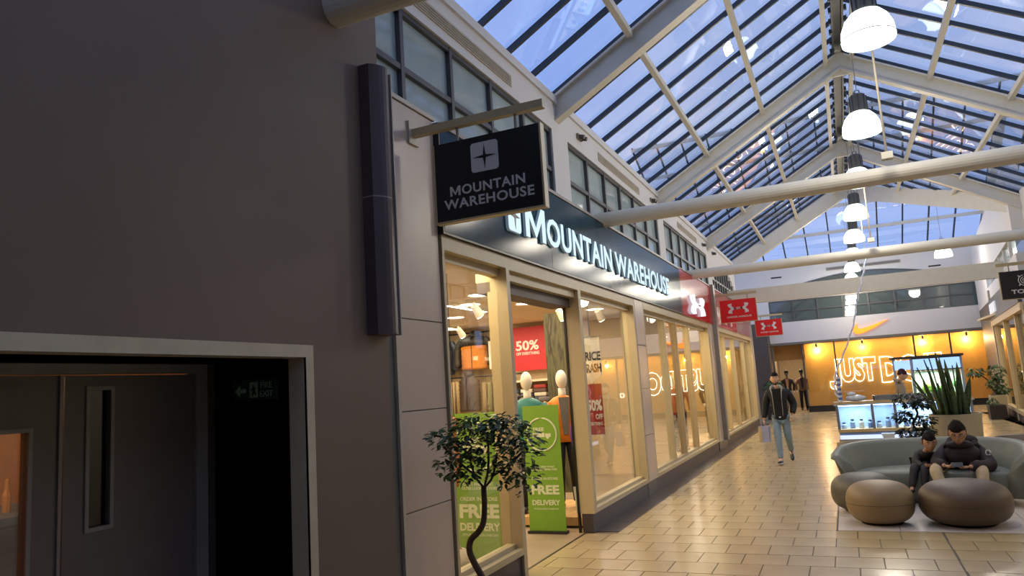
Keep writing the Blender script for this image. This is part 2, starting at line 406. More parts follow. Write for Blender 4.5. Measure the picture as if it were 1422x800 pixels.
# grilles and wall spots
for k, (a, b) in enumerate([(4.9, 6.85), (9.9, 12.2), (15.4, 17.6)]):
    g = thing('air_grille', ['long beige air grille above the nearest clerestory window', 'long beige air grille above the middle clerestory window', 'long beige air grille above the farthest clerestory window'][k], 'grille', (WX, a, 4.92))
    B(WX, WX+.012, a, b, 4.91, 5.04).build('grille_frame', mat('grille_beige', 'b3a894', .5), g)
    m = MB()
    for i in range(4): m.box(WX+.012, WX+.018, a+.03, b-.03, 4.928+i*.026, 4.94+i*.026)
    m.build('slats', mat('grille_slat', '9b917f', .5), g)
for k, (y, lab) in enumerate([(9.05, 'small dark wall spotlight nearest, above the first plaster pier'), (13.1, 'small wall spotlight just before the second plaster pier'), (14.4, 'small wall spotlight just past the second plaster pier'), (18.4, 'small wall spotlight before the far plaster pier'), (19.9, 'small wall spotlight at the start of the arched window')]):
    g = thing('wall_spotlight', lab, 'spotlight', (WX, y, 5.0), group='spotlights on the upper wall')
    B(WX, WX+.03, y-.09, y+.09, 4.97, 5.04).build('mount', mat('spot_mount', '7d7466', .5), g)
    for d in (-.05, .05): MB().tube([(WX+.03, y+d, 5.0), (WX+.10, y+d, 4.98)], .03, 8).build('lamp_head', mat('spot_dark', '3c362e', .5), g)

# ---------------- glazed pitched roof
RF = thing('ceiling', 'pitched glass roof with white rafters over the walkway', 'glass roof', kind='structure')
SL = .5714; EZ = 5.32; RX = .52; RZR = EZ+SL*(RX-X0); XR = 3.95
def zl(x): return EZ+SL*(x-X0) if x <= RX else RZR-SL*(x-RX)
raf = [-8.09, -2.65, 2.79, 8.23, 13.67, 19.11, 24.3]
nb = 8
ys = []
for a, b in zip(raf, raf[1:]):
    for i in range(nb): ys.append(a+(b-a)*i/nb)
ys.append(raf[-1])
# panes
for a, b in zip(ys, ys[1:]):
    for (xa, xb) in ((X0-.05, RX-.09), (RX+.09, XR+.05)):
        if xa > RX and b > 19.2:            # the right slope is cut by the valley
            t = ((a+b)/2-19.1)/(24.3-19.1); xb = XR-(XR-RX-.2)*t
        m = MB(); n = len(m.v); za, zb_ = zl(xa)+.055, zl(xb)+.055
        if xa < RX < xb: continue
        m.v = [(xa, a+.02, za), (xb, a+.02, zb_), (xb, b-.02, zb_), (xa, b-.02, za)]; m.v += [(x, y, z+.012) for x, y, z in m.v]
        m.f = [(3, 2, 1, 0), (4, 5, 6, 7), (0, 1, 5, 4), (1, 2, 6, 5), (2, 3, 7, 6), (3, 0, 4, 7)]
        m.build('pane', ROOFGLASS, RF)
for i, y in enumerate(ys):
    MB().bar((X0-.05, y, zl(X0-.05)+.03), (RX-.08, y, zl(RX-.08)+.03), .04, .065, (0, 0, 1)).build('glazing_bar', DARKBAR, RF)
    xb = XR+.05 if y < 19.2 else XR-(XR-RX-.2)*(y-19.1)/5.2
    if xb > RX+.25: MB().bar((RX+.08, y, zl(RX+.08)+.03), (xb, y, zl(xb)+.03), .04, .065, (0, 0, 1)).build('glazing_bar', DARKBAR, RF)
# rafters: I-section
def rafter(y):
    for (xa, xb) in ((X0-.1, RX), (XR+.1, RX)):
        za, zb_ = zl(xa)-.02, RZR-.02
        m = MB()
        m.bar((xa, y, za-.16), (xb, y, zb_-.16), .03, .29); m.bar((xa, y, za-.015), (xb, y, zb_-.015), .15, .03); m.bar((xa, y, za-.31), (xb, y, zb_-.31), .15, .035)
        m.build('rafter', BEAM, RF)
for y in raf[1:-1]:
    rafter(y)
    MB().poly([(-.16, -.44), (.16, -.44), (.16, -.12), (0, -.02), (-.16, -.12)], (RX, y-.02, RZR), (1, 0, 0), (0, 0, 1), (0, 1, 0), .04).build('apex_plate', BEAM, RF)
MB().bar((X0-.1, 24.25, EZ-.2), (RX, 24.25, RZR-.15), .2, .42).build('end_rafter', BEAM, RF)
MB().bar((XR+.1, 19.2, EZ-.25), (RX, 24.2, RZR-.15), .2, .42).build('valley_beam', BEAM, RF)
for x in (-1.88, -.83, .30, .72, 1.84, 2.9):
    ye = 24.2 if x < .6 else 24.2-(x-RX)/(XR-RX)*5.0
    y = raf[0]
    while y < ye-.1:
        e = min([q for q in raf if q > y+.01]+[ye]); e = min(e, ye)
        MB().box(x-.035, x+.035, y+.06, e-.06, zl(x)-.115, zl(x)-.03).build('purlin', BEAM, RF); y = e
MB().box(RX-.09, RX-.06, -8, 24.2, RZR-.06, RZR+.1).box(RX+.06, RX+.09, -8, 24.2, RZR-.06, RZR+.1).box(RX-.06, RX+.06, -8, 24.2, RZR+.05, RZR+.1).build('ridge_gutter', mat('ridge_dark', '2f3134', .5), RF)
m = MB()
for i in range(80): m.box(RX-.13, RX-.09, -7.8+i*.4, -7.74+i*.4, RZR-.1, RZR-.02); m.box(RX+.09, RX+.13, -7.8+i*.4, -7.74+i*.4, RZR-.1, RZR-.02)
m.build('ridge_clips', mat('ridge_clip', '2a2c30', .5), RF)
# tie tubes
for y in (-3.1, 3.27, 9.66, 16.15):
    xa = XD-.0 if y < 3.6 else X0-.05
    MB().tube([(xa, y, 3.97), (XR, y, 3.97)], .105, 20, True).build('tie_tube', BEAM, RF, smooth=False)
MB().box(X0-.1, 4.2, 22.2, 22.4, 3.78, 4.2).build('tie_beam', BEAM, RF)
# ---------------- far roof slope of the crossing
FX0, FX1 = -6.3, 9.9
def fz(y): return 6.45+.5*(33.7-y)
yr = [33.75, 32.0, 30.5, 29.0, 27.5, 26.0]
xs_ = [FX0+.9*i for i in range(19)]
for a, b in zip(xs_, xs_[1:]):
    for c, d in zip(yr, yr[1:]):
        m = MB(); m.v = [(a+.02, c, fz(c)+.05), (b-.02, c, fz(c)+.05), (b-.02, d, fz(d)+.05), (a+.02, d, fz(d)+.05)]; m.v += [(x, y, z+.012) for x, y, z in m.v]
        m.f = [(3, 2, 1, 0), (4, 5, 6, 7), (0, 1, 5, 4), (1, 2, 6, 5), (2, 3, 7, 6), (3, 0, 4, 7)]
        m.build('crossing_pane', ROOFGLASS, RF)
for x in xs_: MB().bar((x, 33.75, fz(33.75)+.03), (x, 26, fz(26)+.03), .05, .09).build('glazing_bar', DARKBAR, RF)
for y in yr[1:]: MB().box(FX0, FX1, y-.04, y+.04, fz(y)-.12, fz(y)-.0).build('purlin', BEAM, RF)
MB().bar((5.5, 33.6, 6.35), (5.5, 27, fz(27)-.2), .22, .3).build('crossing_rafter', BEAM, RF)

# ---------------- right wall (mostly outside the frame): straight run then slanted shopfront
tag(MB().box(XR, XR+.3, -9, 19.1, 4.815, 5.4).box(XR+.1, XR+.3, -9, 19.1, 3.0, 4.815).box(XR, XR+.1, -9, -6, 3.9, 4.815).box(XR, XR+.1, 2.6, 3.1, 3.9, 4.815).box(XR, XR+.1, 8.0, 8.6, 3.9, 4.815).box(XR, XR+.1, 13.5, 14.0, 3.9, 4.815).box(XR, XR+.1, 18.86, 19.1, 3.9, 4.815).box(XR, XR+.3, -9, 4.5, 0, 3.0).box(XR, XR+.3, 13.0, 14.0, 0, 3.0).box(XR, XR+.3, 18.2, 19.1, 0, 3.0).box(XR, XR+3, 4.3, 4.5, 0, 3.0).box(XR+2.7, XR+3, 4.5, 18.4, 0, 3.0).box(XR, XR+3, 18.2, 18.4, 0, 3.0).box(XR, XR+3, 4.3, 18.4, 3.0, 3.1).build('wall_right', WHITE), 'plain pale wall along the right side of the walkway', 'wall', kind='structure')
for k, (a, b) in enumerate(((4.5, 13.0), (14.0, 18.2))):
    w = thing('window_%d' % (10+k), ['long shop window on the right side near the walkway middle', 'shop window on the right side before the crossing'][k], 'window', (XR, a, 0), kind='structure')
    n = round((b-a)/1.4); st = (b-a)/n
    for i in range(n): B(XR+.05, XR+.06, a+i*st+.03, a+(i+1)*st-.03, .3, 2.9).build('pane', GLASS, w)
    m = MB()
    for i in range(n+1): m.box(XR+.01, XR+.11, a+i*st-.035, a+i*st+.035, 0, 3.0)
    m.box(XR+.01, XR+.11, a, b, 0, .3).box(XR+.01, XR+.11, a, b, 2.9, 3.0).build('frame', CREAM, w)
for k, (a, b) in enumerate(((-2.4, 2.6), (3.1, 8.0), (8.6, 13.5), (14.0, 18.86))): clere(12+k, a, b, 6, XR, -1, 3.9, label='clerestory window on the right upper wall, %s from the viewer' % ['first', 'second', 'third', 'fourth'][k])
rf = thing('shop_fascia', 'long dark fascia along the right side shops', 'fascia', (XR, 8, 3)); B(XR-.03, XR+.099, -6, 10.0, 3.0, 3.88).build('panel', mat('fascia_dark_grey', '55585c', .3), rf); B(XR-.03, XR+.099, 10.02, 18.9, 3.0, 3.88).build('panel', mat('fascia_navy', '2d3440', .3), rf)
light('right_shop_lights', 'AREA', (XR+1.5, 11, 2.95), 90, (1, .82, .6), 1.6, 12)
# wall behind the viewer with the mirrored-in-glass shop sign
tag(MB().box(-3.2, 4.2, -9.2, -9, 0, 7.5).build('wall_back', mat('rear_wall', '6a6662', .7)), 'grey end wall of the walkway behind the viewer', 'wall', kind='structure')

# ---------------- far wall with the sports shop
FY = 33.7
m = MB(); m.box(-6.3, 9.9, FY, FY+.3, 4.815, 6.45)
m.box(-6.3, -2.75, FY, FY+.3, 2.95, 4.815).box(5.12, 9.9, FY, FY+.3, 2.95, 4.815).box(-6.3, -2.95, FY, FY+.3, 0, 2.95).box(5.45, 9.9, FY, FY+.3, 0, 2.95).box(-6.3, 9.9, FY, FY+.3, 2.93, 3.85)
wf = m.build('wall_far', WHITE); tag(wf, 'white plaster wall above the amber lit sports shop', 'wall', kind='structure')
B(-6.3, 9.9, FY-.12, FY+.05, 6.36, 6.46).build('eave_ledge', BEAM, wf)
PANEF = mat('far_glass', '4f5a59', .03, var=.08, scale=1.5, spec=1.0)
w5 = thing('window_5', 'grid of grey clerestory panes above the sports shop fascia', 'window', (1.2, FY, 3.85), kind='structure')
xs2 = [-2.75+.984*i for i in range(9)]
for a, b in zip(xs2, xs2[1:]):
    for (c, d) in ((3.85, 4.34), (4.34, 4.815)): B(a+.03, b-.03, FY+.06, FY+.07, c+.02, d-.02).build('pane', PANEF, w5)
m = MB()
for x in xs2: m.box(x-.03, x+.03, FY+.01, FY+.08, 3.85, 4.815)
for z in (3.87, 4.34, 4.795): m.box(-2.75, 5.12, FY+.015, FY+.075, z-.025, z+.025)
m.build('mullions', MULL, w5)
# lunette (shallow arched window)
w6 = thing('window_6', 'shallow arched dark window high on the far white wall', 'window', (1.2, FY, 5.3), kind='structure')
arc = [(-2.1+6.3*k/24, 5.28+.45*math.sin(math.pi*k/24)) for k in range(25)]
MB().poly(arc, (0, FY-.03, 0), (1, 0, 0), (0, 0, 1), (0, 1, 0), .03).build('pane', mat('lunette_glass', '4a5352', .08, spec=1.0), w6)
m = MB(); m.tube([(x, FY-.035, z) for x, z in arc], .02, 6)
for k in range(3, 24, 3): m.box(arc[k][0]-.02, arc[k][0]+.02, FY-.05, FY-.025, 5.28, arc[k][1])
m.build('lunette_frame', MULL, w6)
v = thing('wall_vent', 'long grey slot vent on the far white wall', 'vent', (1.1, FY, 5.95)); B(-.27, 2.56, FY-.02, FY, 5.9, 6.03).build('vent_plate', mat('vent_grey', '8e8a84', .6), v); B(-.2, 2.5, FY-.024, FY-.02, 5.94, 5.99).build('vent_slot', mat('vent_slot', '6d6965', .6), v)
for k, (x, z) in enumerate(((-2.3, 5.85), (3.75, 5.6), (6.0, 5.65))):
    v = thing('slot_vent', ['small black slot vent at left of the far white wall', 'small black slot vent right of the single pendant lamp', 'small black slot vent at right end of the far white wall'][k], 'vent', (x, FY, z))
    B(x-.22, x+.22, FY-.015, FY, z-.03, z+.03).build('slot', BLACK, v); B(x-.25, x+.25, FY-.008, FY, z-.05, z+.05).build('rim', WHITE, v)
# fascia of the sports shop
fa = thing('shop_fascia', 'white fascia board of the sports shop with orange tick logo', 'fascia', (1.2, FY-.15, 2.98))
B(-2.85, 5.12, FY-.15, FY, 2.98, 3.86).build('board', mat('fascia_white', 'cfcbcb', .35, var=.015), fa)
B(-2.85, 5.12, FY-.16, FY-.05, 2.88, 2.98).build('bottom_rail', mat('rail_grey', '6d665c', .4), fa)
sw = [(0, .35), (.02, .15), (.10, 0), (.2, .02), (.35, .12), (.6, .42), (1, 1), (.55, .66), (.32, .48), (.2, .42), (.14, .46), (.12, .62), (.14, .8), (.06, .62)]
m = MB(); m.poly([(.47+x*1.34, 3.1+y*.58) for x, y in [(0.02, .42), (0, .22), (.05, .05), (.14, 0), (.3, .07), (.6, .36), (1, .88), (.55, .55), (.3, .4), (.19, .38), (.13, .46), (.12, .6), (.15, .78), (.06, .6)]], (0, FY-.15, 0), (1, 0, 0), (0, 0, 1), (0, -1, 0), .06)
m.build('tick_logo', mat('tick_orange', 'f07a1c', .5, emit=1.1, ecol='ff7a1a'), fa)
# shopfront of the sports shop
w7 = thing('window_7', 'full width glazed front of the amber sports shop', 'window', (1.2, FY, 0), kind='structure')
FRM = mat('shop_frame_grey', '6a5f50', .4)
for a, b in ((-1.56, -.36), (-.30, 2.60), (2.66, 3.87), (3.93, 5.3)): B(a, b, FY-.02, FY-.01, .27, 2.86).build('pane', GLASS, w7)
m = MB()
for x in (-1.6, -.33, 2.63, 3.9): m.box(x-.03, x+.03, FY-.06, FY+.03, .25, 2.9)
m.build('mullions', mat('thin_dark_mullion', '41382d', .4), w7)
m = MB(); m.box(-2.85, -2.75, FY-.08, FY+.05, 0, 2.9).box(5.3, 5.42, FY-.08, FY+.05, 0, 2.9).box(-2.85, 5.42, FY-.08, FY+.05, 2.86, 2.93); m.build('frame', FRM, w7)
B(-1.6, 5.42, FY-.08, FY+.05, 0, .25).build('plinth', mat('plinth_black', '1d1917', .4), w7)
# interior of the sports shop
si = thing('wall_sports_shop', 'amber interior walls of the sports shop', 'room', (1.2, FY+.9, 0), kind='structure')
OR = ramp_mat('amber_wall_finish', ('b07a2c', 'c48c38', 'd09a46'), 1.2, .55, stretch=(1, 1, .35), detail=5)
# wall rotated slightly grained
B(-1.55, 5.42, FY+.75, FY+.85, .05, 3.0).build('amber_wall', OR, si)
MB().box(-3.1, 5.6, FY+.31, FY+5, 2.93, 3.0).build('shop_ceiling', mat('shop_ceiling_grey', 'a98f6c', .7), si)
MB().box(-3.1, -3.0, FY, FY+5, 0, 3).box(-3.1, 5.6, FY+5, FY+5.1, 0, 3).box(5.44, 5.54, FY, FY+5, 0, 3).build('inner_wall', mat('inner_tan', '9b8667', .7), si)
B(-3.0, -1.6, FY+1.6, FY+1.7, 2.25, 2.95).build('bulkhead', mat('bulkhead_tan', 'b39668', .6), si)
B(-3.1, 5.5, FY, FY+5, -.02, .0).build('shop_floor', mat('sports_floor', '8f7a5e', .4), si)
NEON = emis('neon_white', 'fff6e6', 3.6)
ne = thing('neon_lettering', 'white outline neon lettering on the amber shop wall', 'neon sign', (1.7, FY+.7, 1.2))
text('JUST', 'neon_word', NEON, ne, (-.50, FY+.70, .86), 1.68, 1.30, 'front', .02, .055, outline=.017)
text('DO', 'neon_word', NEON, ne, (1.33, FY+.70, 1.02), 1.5, 1.12, 'front', .02, .055, outline=.017)
text('IT', 'neon_word', NEON, ne, (2.97, FY+.70, 1.02), .65, 1.12, 'front', .02, .055, outline=.017)
MB().tube([(3.95+.1*math.cos(t*math.pi/8), FY+.70, 1.13+.1*math.sin(t*math.pi/8)) for t in range(17)], .016, 6).build('neon_dot', NEON, ne)
MB().tube([(-.40, FY+.70, 1.20), (-.66, FY+.7, 1.20), (-.66, FY+.7, 1.0), (-.6, FY+.7, .9), (-.42, FY+.7, .87)], .016, 6).build('neon_hook', NEON, ne)
for k, x in enumerate((-1.05, .75, 3.0, 4.55)):
    s_ = thing('track_spot', ['amber wall spotlight nearest the shop doorway', 'amber wall spotlight left of the lettering middle', 'amber wall spotlight above the end of the lettering', 'amber wall spotlight at the right end of the amber wall'][k], 'spotlight', (x, FY+.5, 2.8), group='spotlights over the amber wall')
    MB().tube([(x, FY+.5, 2.93), (x, FY+.5, 2.86)], .015, 8).build('stem', BLACK, s_); MB().tube([(x, FY+.47, 2.87), (x+.02, FY+.56, 2.74)], [.035, .05], 10).build('head', BLACK, s_)
    light('amber_spot', 'POINT', (x, FY+.58, 2.58), 26 if k != 1 else 16, (1, .74, .40), .06)
light('sports_door_light', 'AREA', (-2.3, FY+2.6, 2.85), 45, (1, .84, .62), .9, 2)
light('sports_bay_light', 'AREA', (1.9, FY+.4, 2.9), 45, (1, .76, .42), 6.5, .25)
# dark pillars either side of the sports shop
PIL = mat('dark_pillar', '4d423b', .45, var=.06)
tag(MB().box(-3.55, -2.87, 32.9, 33.68, 0, 3.85).build('trim_3', PIL), 'dark brown pillar left of the sports shop', 'pillar', kind='structure')
tag(MB().box(5.5, 5.95, 32.9, 33.68, 0, 3.62).build('trim_4', PIL), 'dark brown pillar right of the sports shop', 'pillar', kind='structure')

# ---------------- slanted shopfront on the right past the crossing
def SX(y): return 4.07+.0909*(y-23.13)
sd = thing('window_8', 'cream framed shop window of the outdoor shop on the right', 'window', (SX(26), 26, 0), kind='structure')
def sbox(y0, y1, x0, x1, z0, z1, nm, mm, par):   # prism following the slanted line
    m = MB(); m.v = [(SX(y)+x, y, z) for z in (z0, z1) for y, x in ((y0, x0), (y0, x1), (y1, x1), (y1, x0))]
    m.f = [(0, 3, 2, 1), (4, 5, 6, 7), (0, 1, 5, 4), (1, 2, 6, 5), (2, 3, 7, 6), (3, 0, 4, 7)]
    return m.build(nm, mm, par)
for a, b in ((19.4, 21.2), (21.3, 24.2), (24.3, 27.2)): sbox(a, b, .05, .06, .3, 2.75, 'pane', GLASS, sd)
for y in (19.3, 21.25, 24.25, 27.3): sbox(y-.07, y+.07, -.02, .14, 0, 2.85, 'post', CREAM, sd)
sbox(19.3, 28.0, -.02, .1, .22, .32, 'sill', CREAM, sd); sbox(19.3, 28.0, 0, .1, 0, .22, 'plinth', mat('plinth_purple', '3d3436', .45), sd)
sbox(19.3, 28.0, -.06, .12, 2.75, 2.92, 'head_rail', mat('warm_cream', 'd8c19a', .4), sd)
sbox(27.45, 27.75, -.05, .25, 0, 3.9, 'grey_column', mat('column_grey', '9a9184', .5), sd)
rw = thing('wall_right_far', 'pale upper wall over the slanted right shopfront', 'wall', (SX(26), 26, 3), kind='structure')
sbox(19.1, 28.0, 0, .3, 3.55, 4.0, 'wall_band', WHITE, rw); sbox(19.1, 28.0, 0, .3, 4.45, 6.0, 'wall_band', WHITE, rw); sbox(28.0, 33.4, 0, .3, 3.6, 6.0, 'wall_band', WHITE, rw); sbox(28.0, 33.4, 0, .3, 0, 3.6, 'clad_band', mat('dark_pillar', '4d423b', .45, var=.06), rw)
sbox(19.4, 27.8, .06, .07, 4.0, 4.45, 'upper_pane', PANE, rw)
for y in (20.5, 22, 23.5, 25, 26.5): sbox(y-.04, y+.04, .02, .1, 4.0, 4.45, 'upper_mullion', WHITE, rw)
tf = thing('shop_fascia', 'dark fascia over the slanted right shopfront with white letters', 'fascia', (SX(25), 25, 2.92))
sbox(19.3, 27.4, -.08, .0, 2.92, 3.55, 'board', mat('fascia_dark_grey', '55585c', .3), tf)
for k, y in enumerate((26.6, 26.1, 25.6, 25.1)): sbox(y-.18, y+.18, -.12, -.08, 3.08, 3.38, 'raised_letter', mat('lit_letter', 'e9ecf2', .4, emit=.2), tf)
m = thing('wall_outdoor_shop', 'warm interior of the outdoor shop on the right', 'room', (6, 25, 0), kind='structure')
MB().box(7.2, 7.3, 19.2, 29, 0, 3).box(4.1, 7.3, 19.15, 19.2, 0, 3).box(4.7, 7.3, 28.6, 28.7, 0, 3).box(4.2, 7.3, 19.2, 28.7, 3.0, 3.06).build('inner_wall', mat('inner_cream', 'c9b48e', .7), m)
B(3.9, 7.3, 19.2, 28.7, -.02, .0).build('inner_floor', mat('inner_floor', '8f7a5e', .4), m)
light('outdoor_shop_light', 'AREA', (5.8, 24.5, 2.9), 60, (1, .75, .45), 1.5, 6)
# ================================================================ LEFT SHOPFRONTS
PLN = mat('plinth_purple', '3d3436', .45)
ZS0, ZS1, ZH0, ZH1 = .215, .31, 2.80, 2.99
def front(n, label, y0, y1, mulls, left=.05, right=.06):
    w = thing('window_%d' % n, label, 'window', (X0, (y0+y1)/2, 0), kind='structure')
    m = MB(); m.box(X0-.16, X0+.02, y0, y0+left, ZS0, ZH1).box(X0-.16, X0+.02, y1-right, y1, 0 if n == 20 else ZS0, ZH1); m.build('end_post', CREAM, w)
    MB().box(X0-.16, X0+.02, y0+left, y1-right, ZH0+.07, ZH1).box(X0-.16, X0-.06, y0+left, y1-right, ZH0, ZH0+.07).build('head_rail', CREAM, w)
    MB().box(X0-.16, X0+.02, y0+left, y1-right, ZS0, ZS0+.055).box(X0-.14, X0-.05, y0+left, y1-right, ZS0+.055, ZS1).build('sill', CREAM, w)
    MB().box(X0-.14, X0-.005, y0, y1, 0, ZS0).build('plinth', PLN, w)
    ed = [y0+left]+[a for mm in mulls for a in (mm-.03, mm+.03)]+[y1-right]
    for a, b in zip(ed[::2], ed[1::2]): B(X0-.098, X0-.090, a, b, ZS1, ZH0).build('pane', GLASS, w)
    for mm in mulls: B(X0-.15, X0-.03, mm-.035, mm+.035, ZS1, ZH0).build('mullion', CREAM, w)
    return w
front(20, 'cream framed shop window left of the open doorway', 5.08, 6.38, [], .035, .075)
front(21, 'cream framed shop window right of the open doorway', 8.38, 11.0, [], .10, .06)
front(22, 'shop window with three mullions between the panelled pillar and grey column', 11.54, 17.75, [13.25, 14.25, 15.5], .04, .12)
front(23, 'farthest left shop window with mullions beyond the grey column', 18.95, 26.4, [20.5, 22.3, 24.6], .04, .2)
# doorway
dw = thing('door_2', 'open shop doorway with cream head and dark shutter box', 'doorway', (X0, 7.4, 0), kind='structure')
MB().box(X0-.16, X0+.02, 6.38, 8.38, ZH0+.06, ZH1).box(X0-.35, X0-.03, 6.38, 8.38, ZH0-.03, ZH0+.06).build('head_rail', CREAM, dw)
MB().box(X0-.34, X0-.10, 6.38, 8.38, 2.66, ZH0-.03).build('shutter_box', mat('shutter_box', '4d423c', .5), dw)
MB().box(X0-.185, X0-.16, 8.36, 8.40, 0, 2.68).build('door_guide', BLACK, dw)
MB().box(X0-.2, X0-.16, 6.32, 6.37, 0, 2.66).build('door_post', CREAM, dw)
for y in (7.05, 8.0): MB().box(X0-.36, X0-.34, y-.05, y+.05, 2.69, 2.75).build('door_sensor', mat('sensor_grey', '9c9186', .4), dw)
# pillar between the shops
pp = thing('trim_5', 'panelled grey pillar between the doorway window and the mullioned window', 'pillar', (X0, 11.27, 0), kind='structure')
B(X0-.2, X0-.012, 11.0, 11.54, 0, 2.99).build('backing', mat('channel_grey', '5d6059', .5), pp)
for a, b in zip([0.215, .9, 1.6, 2.27], [.9, 1.6, 2.27, 2.99]): B(X0-.012, X0+.022, 11.015, 11.525, a+.004, b-.004).build('panel', PAN, pp, bevel=.002)
B(X0-.1, X0+.0, 11.0, 11.54, 0, .21).build('plinth', BLACK, pp)
pc = thing('trim_6', 'slim grey column standing between the two mullioned windows', 'column', (X0, 18.4, 0), kind='structure')
B(X0-.2, X0+.03, 17.75, 18.95, .21, 2.99).build('panel', PAN, pc); B(X0+.0, X0+.13, 18.35, 18.6, .2, 3.98).build('column_fin', mat('fin_grey', '8c857c', .4), pc); B(X0-.1, X0+.01, 17.75, 18.95, 0, .21).build('plinth', BLACK, pc)
e2 = thing('trim_7', 'grey end pier after the farthest left shop window', 'pillar', (X0, 26.8, 0), kind='structure')
B(X0-.3, X0+.02, 26.4, 27.0, 0, 3.9).build('pier', mat('pier_grey', '8d8172', .5), e2)
# fascias
TEAL = mat('dark_teal_fascia', '1f3f4e', .16, var=.25, scale=1.6, spec=.08, bump=.05)  # teal base raised to carry the sheen of reflected sky
f1 = thing('shop_fascia', 'glossy dark teal fascia above the open shop doorway', 'fascia', (X0, 9.8, 2.99))
edges = [5.08, 7.5, 9.9, 12.3, 14.65]
for a, b in zip(edges, edges[1:]): B(X0-.02, X0+.055, a+.002, b-.002, 3.012, 3.90).build('panel', TEAL, f1)
B(X0-.02, X0+.05, 5.08, 14.65, 2.992, 3.012).build('black_edge', BLACK, f1)  # thin black strip along the bottom edge
MB().box(X0-.05, X0+.07, 5.08, 14.65, 3.90, 3.935).build('capping', mat('capping_grey', '8f8a84', .4), f1)
B(X0-.02, X0+.053, 5.06, 5.08, 2.99, 3.93).build('end_cap', BLACK, f1)
LIT = emis('lit_white_letter', 'cfe6f2', .62)
CAN = mat('letter_can', '9fb4bf', .4, emit=.1)
def glyph_m(w, h, t):
    return [(0, 0), (t, 0), (t, h*.62), (w/2-t*.1, h*.08), (w/2+t*.1, h*.08), (w-t, h*.62), (w-t, 0), (w, 0), (w, h), (w-t*1.05, h), (w/2, h*.34), (t*1.05, h), (0, h)]
def rrect(w, h, rad, n=5):
    return [(cx+rad*math.cos(t), cy+rad*math.sin(t)) for cx, cy, t0 in ((w-rad, h-rad, 0), (rad, h-rad, 90), (rad, rad, 180), (w-rad, rad, 270)) for t in [math.radians(t0+90*k/n) for k in range(n+1)]]
def star(cx, cy, r1, r2):
    return [(cx+(r1 if k % 2 == 0 else r2)*math.sin(math.pi*k/4), cy+(r1 if k % 2 == 0 else r2)*math.cos(math.pi*k/4)) for k in range(8)]
f1t = [('OUNTAIN', 7.31, 9.76, .32), ('WAREHOUSE', 9.92, 13.42, .32)]
for s_, a, b, h in f1t:
    t = text(s_, 'raised_letters', CAN, f1, (X0+.056, a, 3.245), b-a, h, 'wall', .03, .022, space=1.05)
    text(s_, 'lit_face', LIT, t, (X0+.086, a, 3.245), b-a, h, 'wall', .004, .020, space=1.05)
MB().poly(glyph_m(.54, .365, .095), (X0+.056, 6.72, 3.245), (0, 1, 0), (0, 0, 1), (1, 0, 0), .03).build('raised_letters', CAN, f1)
MB().poly(glyph_m(.54, .365, .095), (X0+.086, 6.72, 3.245), (0, 1, 0), (0, 0, 1), (1, 0, 0), .004).build('lit_face', LIT, f1)
MB().poly(rrect(.30, .32, .04), (X0+.056, 6.29, 3.235), (0, 1, 0), (0, 0, 1), (1, 0, 0), .03).build('logo_badge', CAN, f1)
MB().poly(rrect(.29, .31, .04), (X0+.086, 6.295, 3.24), (0, 1, 0), (0, 0, 1), (1, 0, 0), .006).build('logo_face', LIT, f1)
MB().poly(star(.15, .16, .13, .025), (X0+.092, 6.29, 3.235), (0, 1, 0), (0, 0, 1), (1, 0, 0), .004).build('logo_star', BLACK, f1)
RED = mat('red_fascia', 'b3121a', .15, var=.06, spec=.7)
f2 = thing('shop_fascia', 'glossy red fascia with white crossed arcs logo', 'fascia', (X0, 18.7, 2.99))
B(X0-.02, X0+.055, 14.65, 18.35, 2.99, 3.93).build('panel', RED, f2); B(X0-.02, X0+.055, 18.6, 22.7, 2.99, 3.93).build('panel', RED, f2)
B(X0-.03, X0+.07, 14.65, 22.7, 3.93, 3.95).build('capping', mat('capping_grey', '8f8a84', .4), f2)
def ua(w, h):     # two interlocking arcs drawn as an H-like mark: right half outline mirrored
    rh = [(.06, .5), (.10, .56), (.22, .60), (.30, .70), (.32, .84), (.30, 1.0), (.36, .98), (.50, .93), (.50, .80), (.43, .62), (.34, .5)]
    top = [(.5+x, y) for x, y in rh]; bot = [(.5+x, 1-y) for x, y in reversed(rh[:-1])]
    half = top+bot[:-1]
    return [[(x*w, y*h) for x, y in half], [((1-x)*w, y*h) for x, y in half][::-1], [(x*w, y*h) for x, y in ((.28, .44), (.5, .40), (.72, .44), (.72, .56), (.5, .60), (.28, .56))]]
def ualogo(org, w, h, ax, th, m, par, eye):
    a, b, c = AX[ax]; mb = MB()
    for p in ua(w, h): mb.poly(p, org, a, b, c, th)
    lg = mb.build('arcs_logo', m, par)
    MB().poly([(x*w, y*h) for x, y in ((.36, .5), (.5, .545), (.64, .5), (.5, .455))], Vector(org)+Vector(c)*th, a, b, c, .002).build('logo_eye', eye, par)
UW = emis('lit_logo_white', 'eef2ff', .6)
ualogo((X0+.055, 15.55, 3.07), 1.4, .42, 'wall', .07, UW, f2, RED)
ualogo((X0+.055, 20.0, 3.07), 1.4, .42, 'wall', .05, mat('logo_reflection', 'd9a0a0', .4), f2, RED)  # pale second logo stands in for a reflection on the fascia
f3 = thing('shop_fascia', 'grey glazed fascia panel past the red fascia', 'fascia', (X0, 24.5, 2.99))
B(X0-.02, X0+.05, 22.7, 24.6, 2.99, 3.93).build('panel', mat('grey_gloss_panel', '8b8685', .2), f3); B(X0-.02, X0+.05, 24.62, 26.4, 2.99, 3.93).build('panel', mat('grey_gloss_panel', '8b8685', .2), f3)

